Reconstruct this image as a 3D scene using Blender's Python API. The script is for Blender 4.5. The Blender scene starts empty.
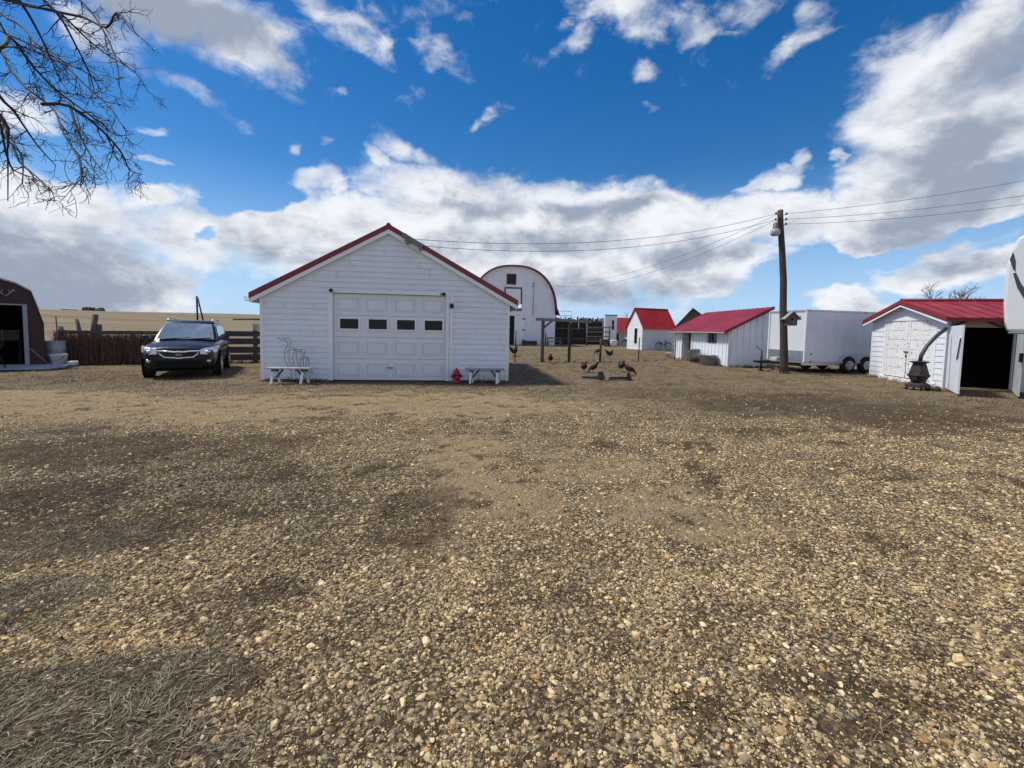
import bpy, bmesh, math, random
import numpy as np
from mathutils import Vector, Matrix
random.seed(7); RNG = np.random.default_rng(11)
S = bpy.context.scene
COL = S.collection
R = math.radians

# ------------------------------------------------------------------ camera
cd = bpy.data.cameras.new('camera'); cam = bpy.data.objects.new('camera', cd); COL.objects.link(cam)
cd.sensor_fit = 'HORIZONTAL'; cd.sensor_width = 36.0; cd.lens = 36.0 * 440 / 1024
cd.shift_y = -25.5 / 1024; cd.clip_start = 0.05; cd.clip_end = 6000
PITCH, ROLL = R(3.73), R(1.2)
fw = Vector((0, math.cos(PITCH), -math.sin(PITCH))); r0 = Vector((1, 0, 0)); u0 = r0.cross(fw)
rt = math.cos(ROLL)*r0 + math.sin(ROLL)*u0; up = -math.sin(ROLL)*r0 + math.cos(ROLL)*u0
cam.matrix_world = Matrix(((rt.x, up.x, -fw.x, 0), (rt.y, up.y, -fw.y, 0), (rt.z, up.z, -fw.z, 1.6), (0, 0, 0, 1)))
S.camera = cam

# ------------------------------------------------------------------ sky and sun
SUN_AZ, SUN_EL = R(-80), R(58)          # azimuth from +Y, clockwise positive
S.view_settings.view_transform = 'Standard'; S.view_settings.look = 'None'
S.view_settings.exposure = 0.2; S.view_settings.gamma = 1.0; S.view_settings.use_curve_mapping = False
CLOUD_BANKS=[(-0.793,0.163,0.145,0.068,-1,1.05),(-0.649,0.206,0.05,0.033,-1,0.85),(-0.796,0.071,0.216,0.093,-1,1.0),(-0.831,0.288,0.06,0.054,-1,0.5),(-0.392,0.205,0.209,0.087,7,1.05),(-0.428,0.285,0.064,0.029,19,0.85),(-0.101,0.277,0.319,0.08,-1,1.05),(0.231,0.228,0.347,0.091,-6,1.05),(0.5,0.221,0.188,0.073,-1,1.0),(-0.143,0.151,0.751,0.118,-1,1.0),(0.396,0.131,0.301,0.06,-1,0.9),(0.098,0.311,0.088,0.023,-1,0.7),(-0.473,0.331,0.028,0.015,19,0.58),(-0.4,0.347,0.017,0.014,-1,0.58),(0.771,0.339,0.119,0.185,34,1.45),(0.807,0.422,0.078,0.123,19,1.5),(0.744,0.238,0.139,0.122,19,1.4),(0.868,0.376,0.11,0.179,-1,1.5),(0.683,0.208,0.108,0.057,-1,1.0),(0.786,0.117,0.124,0.028,7,0.85),(0.658,0.161,0.07,0.027,-1,0.9),(0.778,0.054,0.139,0.024,-1,0.9),(0.649,0.075,0.072,0.025,-1,0.8),(-0.627,0.491,0.201,0.079,-11,1.5),(-0.561,0.46,0.141,0.057,-11,1.3),(-0.727,0.428,0.085,0.059,-1,1.1),(-0.609,0.382,0.089,0.021,-26,0.72),(-0.551,0.355,0.026,0.014,-21,0.7),(-0.371,0.441,0.023,0.01,-1,0.74),(-0.352,0.543,0.134,0.037,-21,0.8),(-0.283,0.524,0.06,0.024,-31,0.72),(-0.158,0.523,0.085,0.025,-36,0.66),(-0.106,0.587,0.043,0.02,-1,0.5),(-0.059,0.434,0.074,0.017,24,0.72),(-0.252,0.371,0.103,0.029,-11,0.66),(-0.297,0.348,0.04,0.022,-31,0.72),(-0.17,0.575,0.126,0.029,-1,0.45),(0.256,0.586,0.2,0.045,-6,1.1),(0.132,0.574,0.106,0.026,14,0.72),(0.091,0.531,0.086,0.016,24,0.6),(0.261,0.492,0.053,0.032,19,0.8),(0.27,0.436,0.029,0.012,-1,0.66),(0.549,0.494,0.082,0.021,24,0.88),(0.585,0.525,0.03,0.026,39,0.85),(0.651,0.391,0.039,0.012,7,0.64),(0.513,0.294,0.118,0.019,9,0.76),(0.583,0.317,0.028,0.023,39,0.74),(0.639,0.316,0.014,0.022,-1,0.72),(0.428,0.561,0.125,0.027,-1,0.8),(-0.661,0.268,0.041,0.01,-1,0.56),(-0.686,0.323,0.029,0.012,-1,0.58)]
CLOUD_SHADE=[(-0.627,0.491,0.186,0.066,-9,1.25),(-0.818,0.054,0.218,0.07,-1,1.15),(-0.806,0.108,0.12,0.037,-1,0.95),(-0.1,0.247,0.196,0.029,-1,0.6),(0.187,0.256,0.15,0.024,-1,0.7),(0.376,0.148,0.116,0.032,-1,0.9),(-0.008,0.089,0.64,0.049,-1,0.75),(0.78,0.201,0.136,0.042,9,1.1),(0.711,0.164,0.116,0.029,-1,0.8),(0.802,0.283,0.086,0.049,19,1.0),(0.809,0.397,0.041,0.05,-1,0.7),(0.785,0.122,0.079,0.016,-1,0.6),(-0.251,0.145,0.249,0.038,-1,0.6),(0.374,0.556,0.112,0.028,-1,0.6),(0.102,0.178,0.26,0.03,-1,0.6)]
CLOUD_GAPS=[(-0.514,0.233,0.085,0.029,29,0.9),(-0.557,0.264,0.048,0.052,-1,0.7),(-0.591,0.163,0.028,0.011,-1,0.6),(0.571,0.12,0.079,0.037,-1,0.85),(0.743,0.152,0.134,0.014,11,0.75)]
world = bpy.data.worlds.new('World'); S.world = world; world.use_nodes = True
def sky_nodes():
    nt = world.node_tree; N = nt.nodes; L = nt.links; N.clear()
    def node(t, **k):
        n = N.new(t)
        for a, b in k.items(): setattr(n, a, b)
        return n
    def val(n, i, x):
        if hasattr(x, 'is_output'): L.new(x, n.inputs[i])
        else: n.inputs[i].default_value = x
    def m(op, a, b=0.0, c=0.0, clamp=False):
        n = node('ShaderNodeMath', operation=op); n.use_clamp = clamp
        val(n, 0, a); val(n, 1, b); val(n, 2, c); return n.outputs[0]
    def smooth(x, a, b):
        n = node('ShaderNodeMapRange', interpolation_type='SMOOTHSTEP'); val(n, 0, x)
        n.inputs[1].default_value = a; n.inputs[2].default_value = b; return n.outputs[0]
    def mixc(f, a, b):
        n = node('ShaderNodeMix', data_type='RGBA'); val(n, 0, f); val(n, 6, a); val(n, 7, b); return n.outputs[2]
    tc = node('ShaderNodeTexCoord'); d = tc.outputs['Generated']
    sp = node('ShaderNodeSeparateXYZ'); L.new(d, sp.inputs[0]); x, y, z = sp.outputs
    az = m('ARCTAN2', x, y); el = m('ARCSINE', m('MAXIMUM', m('MINIMUM', z, 1.0), -1.0))
    # warp the outline of every bank a little so no ellipse survives
    cv = node('ShaderNodeCombineXYZ'); L.new(az, cv.inputs[0]); L.new(el, cv.inputs[1])
    def noise(vec, sc, det, ro, dist=0.0, lac=2.0):
        n = node('ShaderNodeTexNoise'); n.noise_dimensions = '3D'; L.new(vec, n.inputs['Vector'])
        n.inputs['Scale'].default_value = sc; n.inputs['Detail'].default_value = det
        n.inputs['Roughness'].default_value = ro; n.inputs['Distortion'].default_value = dist; n.inputs['Lacunarity'].default_value = lac
        return n
    st = node('ShaderNodeVectorMath', operation='MULTIPLY'); L.new(d, st.inputs[0]); st.inputs[1].default_value = (1, 1, 1.55)
    dv = st.outputs[0]
    wn = noise(dv, 3.2, 5, .6)
    ws = node('ShaderNodeVectorMath', operation='MULTIPLY_ADD'); L.new(wn.outputs['Color'], ws.inputs[0])
    ws.inputs[1].default_value = (.24, .16, 0); ws.inputs[2].default_value = (-.12, -.08, 0)
    wv = node('ShaderNodeVectorMath', operation='ADD'); L.new(cv.outputs[0], wv.inputs[0]); L.new(ws.outputs[0], wv.inputs[1])
    def banks(lst, soft=.15):
        acc = None
        for a, e, ra, re, rot, w in lst:
            mp = node('ShaderNodeMapping', vector_type='TEXTURE'); L.new(wv.outputs[0], mp.inputs[0])
            mp.inputs[1].default_value = (a, e, 0); mp.inputs[2].default_value = (0, 0, R(rot)); mp.inputs[3].default_value = (ra*1.35, re*1.35, 1)
            ln = node('ShaderNodeVectorMath', operation='LENGTH'); L.new(mp.outputs[0], ln.inputs[0])
            mr = node('ShaderNodeMapRange', interpolation_type='SMOOTHSTEP'); L.new(ln.outputs['Value'], mr.inputs[0])
            mr.inputs[1].default_value = 1.0; mr.inputs[2].default_value = soft; mr.inputs[3].default_value = 0; mr.inputs[4].default_value = w
            acc = mr.outputs[0] if acc is None else m('MAXIMUM', acc, mr.outputs[0])
        return acc
    base = m('SUBTRACT', banks(CLOUD_BANKS), m('MULTIPLY', banks(CLOUD_GAPS, .3), .75))
    behind = m('MULTIPLY', smooth(y, .12, -.2), .56)         # broken cloud on the half of the sky behind the camera too
    overhead = m('MULTIPLY', smooth(z, .62, .78), .5)
    base = m('MAXIMUM', m('MAXIMUM', base, behind), overhead)
    n1 = noise(dv, 6.0, 11, .58, .25)
    off = node('ShaderNodeVectorMath', operation='ADD'); L.new(dv, off.inputs[0])
    sx, sy, sz = math.sin(SUN_AZ)*math.cos(SUN_EL), math.cos(SUN_AZ)*math.cos(SUN_EL), math.sin(SUN_EL)
    off.inputs[1].default_value = (sx*.045, sy*.045, sz*.06)
    n2 = noise(off.outputs[0], 6.0, 11, .58, .25)
    nf = noise(dv, 21.0, 8, .62, .5)
    dens = m('ADD', base, m('ADD', m('MULTIPLY', m('SUBTRACT', n1.outputs['Fac'], .5), 1.9), m('MULTIPLY', m('SUBTRACT', nf.outputs['Fac'], .5), m('ADD', .9, m('MULTIPLY', smooth(el, .30, .50), 1.0)))))
    low = m('MULTIPLY', smooth(el, .42, .16), .30)                # cloud stacks up towards the horizon
    dens = m('ADD', dens, m('MULTIPLY', low, smooth(base, .1, .6)))
    thin = smooth(el, .22, .42)                                   # the high scraps are thin and wispy
    aa, ab = smooth(dens, .30, 1.0), smooth(dens, .22, 1.45)
    alpha = m('ADD', m('MULTIPLY', aa, m('SUBTRACT', 1.0, thin)), m('MULTIPLY', ab, thin))
    # lit side of each billow, grey bellies
    lit = m('MULTIPLY', m('SUBTRACT', n1.outputs['Fac'], n2.outputs['Fac']), 2.6)
    n3 = noise(dv, 3.4, 6, .55, .3)
    shade = m('ADD', banks(CLOUD_SHADE, .0), m('MULTIPLY', m('SUBTRACT', n3.outputs['Fac'], .5), .75))
    shade = m('ADD', shade, m('MULTIPLY', m('SUBTRACT', nf.outputs['Fac'], .5), .7))
    shade = m('SUBTRACT', shade, lit)
    shade = m('ADD', shade, m('MULTIPLY', smooth(dens, .7, 1.9), .28))
    sh = smooth(shade, -.22, 1.0)
    cloud = mixc(sh, (CLOUD_HI[0], CLOUD_HI[1], CLOUD_HI[2], 1), (CLOUD_LO[0], CLOUD_LO[1], CLOUD_LO[2], 1))
    sky = node('ShaderNodeTexSky', sky_type='NISHITA'); sky.sun_disc = False
    sky.sun_elevation = SUN_EL; sky.sun_rotation = SUN_AZ; sky.altitude = 600; sky.air_density = 1.0; sky.dust_density = .25; sky.ozone_density = 1.2
    hs = node('ShaderNodeHueSaturation'); L.new(sky.outputs[0], hs.inputs['Color'])
    hs.inputs['Hue'].default_value = SKY_HSV[0]; hs.inputs['Saturation'].default_value = SKY_HSV[1]; hs.inputs['Value'].default_value = SKY_HSV[2]
    pale = mixc(m('MULTIPLY', smooth(el, .34, -.02), .85), hs.outputs[0], (SKY_LOW[0], SKY_LOW[1], SKY_LOW[2], 1))
    col = mixc(alpha, pale, cloud)
    bg = node('ShaderNodeBackground'); L.new(col, bg.inputs[0]); bg.inputs[1].default_value = SKY_STRENGTH
    out = node('ShaderNodeOutputWorld'); L.new(bg.outputs[0], out.inputs[0])
SKY_STRENGTH = 0.10; SKY_HSV = (.504, 1.45, 1.02); SKY_LOW = (3.6, 5.6, 8.6); CLOUD_HI = (7.9, 8.1, 8.5); CLOUD_LO = (2.9, 3.4, 4.3)
sky_nodes()
sd = bpy.data.lights.new('sun', 'SUN'); sd.energy = 3.8; sd.angle = R(8); sd.color = (1, .935, .83)
sun = bpy.data.objects.new('sun', sd); COL.objects.link(sun)
to_sun = Vector((math.sin(SUN_AZ)*math.cos(SUN_EL), math.cos(SUN_AZ)*math.cos(SUN_EL), math.sin(SUN_EL)))
sun.rotation_euler = to_sun.to_track_quat('Z', 'Y').to_euler(); sun.location = to_sun * 60

# ------------------------------------------------------------------ helpers
class MB:
    """collects shapes, then builds ONE mesh object"""
    def __init__(s): s.v = []; s.f = []; s.sm = []
    def add(s, vs, fs, smooth=False):
        o = len(s.v); s.v += [tuple(v) for v in vs]; s.f += [tuple(i + o for i in f) for f in fs]; s.sm += [smooth]*len(fs); return s
    def box(s, x0, x1, y0, y1, z0, z1):
        return s.add([(x0,y0,z0),(x1,y0,z0),(x1,y1,z0),(x0,y1,z0),(x0,y0,z1),(x1,y0,z1),(x1,y1,z1),(x0,y1,z1)],
                     [(0,3,2,1),(4,5,6,7),(0,1,5,4),(1,2,6,5),(2,3,7,6),(3,0,4,7)])
    def prism(s, poly, ext, smooth=False):
        """polygon of 3D points pushed along ext"""
        n = len(poly); e = Vector(ext); a = [Vector(p) for p in poly]; b = [p + e for p in a]
        return s.add(a + b, [tuple(range(n))[::-1], tuple(range(n, 2*n))] + [(i, (i+1) % n, n + (i+1) % n, n + i) for i in range(n)], smooth)
    def beam(s, p0, p1, w, h, up=(0, 0, 1)):
        p0, p1 = Vector(p0), Vector(p1); d = (p1 - p0).normalized(); u = Vector(up)
        if abs(d.dot(u)) > .99: u = Vector((0, 1, 0))
        sdir = d.cross(u).normalized(); u = sdir.cross(d)
        c = [sdir*(a*w/2) + u*(b*h/2) for a, b in ((-1,-1),(1,-1),(1,1),(-1,1))]
        return s.prism([p0 + k for k in c], p1 - p0)
    def tube(s, pts, r, n=8, smooth=True, closed=False):
        pts = [Vector(p) for p in pts]; k = len(pts); rs = r if isinstance(r, (list, tuple)) else [r]*k
        vs = []; fs = []; prev = None
        for i, p in enumerate(pts):
            a = pts[(i-1) % k] if (closed or i > 0) else p; b = pts[(i+1) % k] if (closed or i < k-1) else p
            t = (b - a).normalized() if (b - a).length > 1e-9 else Vector((0, 0, 1))
            if prev is None:
                u = t.orthogonal().normalized()
            else:
                u = prev - t*prev.dot(t); u = u.normalized() if u.length > 1e-6 else t.orthogonal().normalized()
            prev = u; w = t.cross(u)
            for j in range(n):
                ang = 2*math.pi*j/n; vs.append(p + (u*math.cos(ang) + w*math.sin(ang))*rs[i])
        for i in range(k if closed else k-1):
            for j in range(n):
                a = i*n + j; b = i*n + (j+1) % n; c = ((i+1) % k)*n + (j+1) % n; d = ((i+1) % k)*n + j
                fs.append((a, b, c, d))
        s.add(vs, fs, smooth)
        if not closed:
            o = len(s.v) - len(vs)
            s.f += [tuple(o + j for j in range(n))[::-1], tuple(o + (k-1)*n + j for j in range(n))]; s.sm += [False, False]
        return s
    def lathe(s, prof, c=(0, 0, 0), n=20, axis='z', smooth=True):
        vs = []; fs = []; c = Vector(c)
        for r, h in prof:
            for j in range(n):
                a = 2*math.pi*j/n; p = (r*math.cos(a), r*math.sin(a), h)
                if axis == 'y': p = (p[0], p[2], p[1])
                if axis == 'x': p = (p[2], p[0], p[1])
                vs.append(c + Vector(p))
        for i in range(len(prof)-1):
            for j in range(n): fs.append((i*n+j, i*n+(j+1) % n, (i+1)*n+(j+1) % n, (i+1)*n+j))
        s.add(vs, fs, smooth); o = len(s.v) - len(vs)
        if prof[0][0] > 1e-4: s.f.append(tuple(o + j for j in range(n))[::-1]); s.sm.append(False)
        if prof[-1][0] > 1e-4: s.f.append(tuple(o + (len(prof)-1)*n + j for j in range(n))); s.sm.append(False)
        return s
    def loft(s, rings, smooth=True, cap=True, closed=True):
        n = len(rings[0]); vs = [p for r in rings for p in r]; fs = []
        for i in range(len(rings)-1):
            for j in range(n if closed else n-1):
                fs.append((i*n+j, i*n+(j+1) % n, (i+1)*n+(j+1) % n, (i+1)*n+j))
        s.add(vs, fs, smooth)
        if cap and closed:
            o = len(s.v) - len(vs)
            s.f += [tuple(o + j for j in range(n))[::-1], tuple(o + (len(rings)-1)*n + j for j in range(n))]; s.sm += [False, False]
        return s
    def ball(s, c, r, n=10, m=7):
        rx, ry, rz = r if isinstance(r, (tuple, list)) else (r, r, r)
        rings = []
        for i in range(1, m):
            t = math.pi*i/m
            rings.append([(c[0]+rx*math.sin(t)*math.cos(2*math.pi*j/n), c[1]+ry*math.sin(t)*math.sin(2*math.pi*j/n), c[2]+rz*math.cos(t)) for j in range(n)])
        return s.loft(rings)
    def build(s, name, mat, parent=None, bev=0, sub=0, loc=None, rz=0):
        me = bpy.data.meshes.new(name); me.from_pydata(s.v, [], s.f); me.validate()
        bm = bmesh.new(); bm.from_mesh(me); bmesh.ops.recalc_face_normals(bm, faces=bm.faces); bm.to_mesh(me); bm.free()
        if len(me.polygons) == len(s.sm): me.polygons.foreach_set('use_smooth', s.sm)
        if mat: me.materials.append(mat)
        o = bpy.data.objects.new(name, me); COL.objects.link(o); o.parent = parent
        if loc: o.location = loc
        o.rotation_euler.z = rz
        if bev:
            b = o.modifiers.new('bevel', 'BEVEL'); b.width = bev; b.segments = 2; b.limit_method = 'ANGLE'; b.angle_limit = R(35)
        if sub:
            b = o.modifiers.new('sub', 'SUBSURF'); b.levels = sub; b.render_levels = sub
        return o

def tag(o, label, cat, group=None, kind=None):
    o['label'] = label; o['category'] = cat
    if group: o['group'] = group
    if kind: o['kind'] = kind
    return o
def struct(o, kind='structure'): o['kind'] = kind; return o
def thing(name, label, cat, loc=(0, 0, 0), rz=0, group=None):
    o = bpy.data.objects.new(name, None); COL.objects.link(o); o.location = loc; o.rotation_euler.z = rz
    o.empty_display_size = .3
    return tag(o, label, cat, group)
def copy_tree(o, parent=None):
    c = o.copy(); COL.objects.link(c); c.parent = parent
    for ch in list(o.children): copy_tree(ch, c)
    return c

MATS = {}
def M(name, col, rough=.6, metal=0.0, var=.12, sc=4.0, bump=0.0, bsc=40.0, spots=None, stretch=(1, 1, 1), coat=0.0, spec=None):
    """procedural surface: base colour broken by two noises, optional stains of another colour, fine bump"""
    if name in MATS: return MATS[name]
    m = bpy.data.materials.new(name); m.use_nodes = True; nt = m.node_tree; N = nt.nodes; L = nt.links
    b = N['Principled BSDF']; b.inputs['Metallic'].default_value = metal; b.inputs['Coat Weight'].default_value = coat
    if spec is not None: b.inputs['Specular IOR Level'].default_value = spec
    tc = N.new('ShaderNodeTexCoord'); mp = N.new('ShaderNodeMapping'); L.new(tc.outputs['Object'], mp.inputs[0]); mp.inputs[3].default_value = stretch
    def noise(s, d=5, r=.6):
        n = N.new('ShaderNodeTexNoise'); L.new(mp.outputs[0], n.inputs['Vector']); n.inputs['Scale'].default_value = s; n.inputs['Detail'].default_value = d; n.inputs['Roughness'].default_value = r; return n
    n1 = noise(sc); mr = N.new('ShaderNodeMapRange'); L.new(n1.outputs['Fac'], mr.inputs[0])
    mr.inputs[1].default_value = .3; mr.inputs[2].default_value = .7; mr.inputs[3].default_value = 1-var; mr.inputs[4].default_value = 1+var
    hv = N.new('ShaderNodeHueSaturation'); hv.inputs['Color'].default_value = (*col, 1); L.new(mr.outputs[0], hv.inputs['Value'])
    out = hv.outputs[0]
    if spots:
        scol, ssc, lo, hi = spots
        n2 = noise(ssc, 8, .65); m2 = N.new('ShaderNodeMapRange'); L.new(n2.outputs['Fac'], m2.inputs[0]); m2.inputs[1].default_value = lo; m2.inputs[2].default_value = hi
        mx = N.new('ShaderNodeMix'); mx.data_type = 'RGBA'; L.new(m2.outputs[0], mx.inputs[0]); L.new(out, mx.inputs[6]); mx.inputs[7].default_value = (*scol, 1); out = mx.outputs[2]
    L.new(out, b.inputs['Base Color'])
    n3 = noise(sc*2.3, 4); m3 = N.new('ShaderNodeMapRange'); L.new(n3.outputs['Fac'], m3.inputs[0]); m3.inputs[3].default_value = max(.02, rough-.1); m3.inputs[4].default_value = min(1, rough+.1)
    L.new(m3.outputs[0], b.inputs['Roughness'])
    if bump:
        n4 = noise(bsc, 4); bp = N.new('ShaderNodeBump'); bp.inputs['Strength'].default_value = bump; bp.inputs['Distance'].default_value = .02
        L.new(n4.outputs['Fac'], bp.inputs['Height']); L.new(bp.outputs[0], b.inputs['Normal'])
    MATS[name] = m; return m

# ------------------------------------------------------------------ ground
DIRT=[(-8.98,8.31,4.68,1.66,1),(-5.12,8.55,3.86,1.65,1),(-1.55,9.49,4.04,2.04,0.9),(2.08,10.24,2.74,1.87,0.4),(-0.53,5.74,0.93,1.26,0.8),(-0.09,4.3,0.81,0.85,0.9),(1.05,5.01,1.07,0.95,0.7),(1.25,4.12,0.79,0.78,0.8),(1.82,3.7,0.53,0.52,0.5),(-0.59,3.23,0.53,0.48,0.45),(0.37,2.98,0.64,0.41,0.3)]
THATCH=[(-5.22,5.38,1.78,0.96,0.9),(-4.18,3.82,0.94,0.92,0.9),(-2.75,3.48,0.71,0.66,0.75),(-3.46,5.76,0.77,0.89,0.7),(-3.26,2.97,0.61,0.48,0.6),(-2.54,4.77,0.54,0.41,0.6),(4.58,18.54,3.26,3.56,0.5),(7.21,10.18,4.01,2.53,0.9),(4.94,11.44,2.89,1.94,0.6),(7.78,8.08,2.09,1.36,0.7),(4.21,7.34,1.45,0.63,0.5),(4.23,5.22,0.77,0.32,0.5),(-0.87,3.77,0.48,0.66,0.55),(0.08,2.62,0.37,0.26,0.5),(0.54,2.19,0.26,0.19,0.45),(1.37,1.95,0.29,0.11,0.8),(1.8,1.9,0.28,0.13,0.7),(1.39,1.72,0.21,0.07,0.7),(0.85,1.83,0.22,0.1,0.6),(-1.2,1.88,0.13,0.14,0.8),(-5.94,14.33,7.33,1.79,0.5),(-11.61,12.34,3.01,1.56,0.6),(-1.84,2.45,0.51,0.19,0.5),(1.98,2.23,0.33,0.08,0.4),(1.24,2.46,0.3,0.11,0.4)]
TURF=[(-1.88,1.76,0.79,0.36,1),(-1.36,1.59,0.49,0.21,1),(-2.74,2.33,0.59,0.43,0.8),(-1.76,1.5,0.43,0.22,1),(-1.46,2.0,0.28,0.19,0.6),(-6.99,6.31,0.8,0.71,0.4),(-3.27,3.11,0.85,0.45,0.5)]
_w = RNG.normal(size=(10, 2)); _ph = RNG.uniform(0, 6.28, 10)
def sstep(x, a, b):
    t = np.clip((x-a)/(b-a), 0, 1); return t*t*(3-2*t)
def wob(x, y, f):
    """cheap smooth noise, about -1..1"""
    r = 0
    for k in range(10): r = r + np.sin((x*_w[k, 0] + y*_w[k, 1])*f*(1+.23*k) + _ph[k]*(1+f))/(1+.2*k)
    return r/3.2
def ground_z(x, y):
    x = np.asarray(x, float); y = np.asarray(y, float); r = np.hypot(x, y)
    z = .010*wob(x, y, 1.1) + .006*wob(y, x, 3.3) - .012
    z = z*sstep(r, 300, 5)
    left = .45 + .55*sstep(-x/(np.abs(y)+1), -.1, .35)
    hill = (8.6*sstep(r, 95, 430) + 1.3*wob(x/60, y/60, 1.0)*sstep(r, 120, 400))*left
    return z + hill*(y > -50)
def blobs(lst, x, y, wv):
    acc = np.zeros_like(x)
    for cx, cy, rx, ry, w in lst:
        d = np.sqrt(((x-cx)/rx)**2 + ((y-cy)/ry)**2) + .55*wv
        acc = np.maximum(acc, w*sstep(d, 1.25, .45))
    return acc
def masks(x, y):
    wv = wob(x, y, 1.6)*.5 + wob(y, x, 4.3)*.45 + wob(y+3, x, 9.7)*.35
    dirt = blobs(DIRT, x, y, wv); thatch = blobs(THATCH, x, y, wv); turf = blobs(TURF, x, y, wv)
    r = np.hypot(x, y)
    yard = sstep(y, 14.5, 10.5)
    far = 1 - yard
    fleck = wob(x*.8, y*1.25, 2.7)*.75 + .55*wob(y, x, 6.3) + .35*wob(x+5, y, 13.)
    thatch = np.maximum(thatch, .85*sstep(fleck, .45, .85)*sstep(y, 1.2, 3.0)*(1-.9*dirt))
    thatch = np.maximum(thatch*np.where(y > 9, .9, 1), .36*far + .40*far*np.clip(wv, 0, 1))
    dirt = np.maximum(dirt*(1-.5*thatch), .45*far)
    turf = np.maximum(turf, .12*far)
    gravel = np.clip(1.0 - .85*dirt - .92*thatch - 1.0*turf + .18*wob(y, x, .9), 0, 1)*(1 - .75*far)
    return dirt, thatch, turf, gravel
def grid_mesh():
    t = np.linspace(-1, 1, 541); xs = 2.2*np.sinh(t*7.0)/math.sinh(7.0)*560
    tt = np.linspace(-.55, 1, 460); ys = 2.2*np.sinh(tt*7.0)/math.sinh(7.0)*560 + 2.0
    X, Y = np.meshgrid(xs, ys); Z = ground_z(X, Y)
    n, k = X.shape; co = np.stack([X, Y, Z], -1).reshape(-1, 3)
    i = np.arange(n*k).reshape(n, k); q = np.stack([i[:-1, :-1], i[:-1, 1:], i[1:, 1:], i[1:, :-1]], -1).reshape(-1, 4)
    me = bpy.data.meshes.new('ground'); me.vertices.add(len(co)); me.vertices.foreach_set('co', co.astype('f').ravel())
    me.loops.add(q.size); me.loops.foreach_set('vertex_index', q.astype('i').ravel())
    me.polygons.add(len(q)); me.polygons.foreach_set('loop_start', np.arange(0, q.size, 4, dtype='i')); me.polygons.foreach_set('loop_total', np.full(len(q), 4, 'i'))
    me.polygons.foreach_set('use_smooth', np.ones(len(q), bool))
    me.update(calc_edges=True)
    ms = masks(X.ravel(), Y.ravel())
    for nm, a in zip(('dirt', 'thatch', 'turf', 'gravel'), ms):
        at = me.attributes.new(nm, 'FLOAT', 'POINT'); at.data.foreach_set('value', a.astype('f'))
    return me
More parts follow.
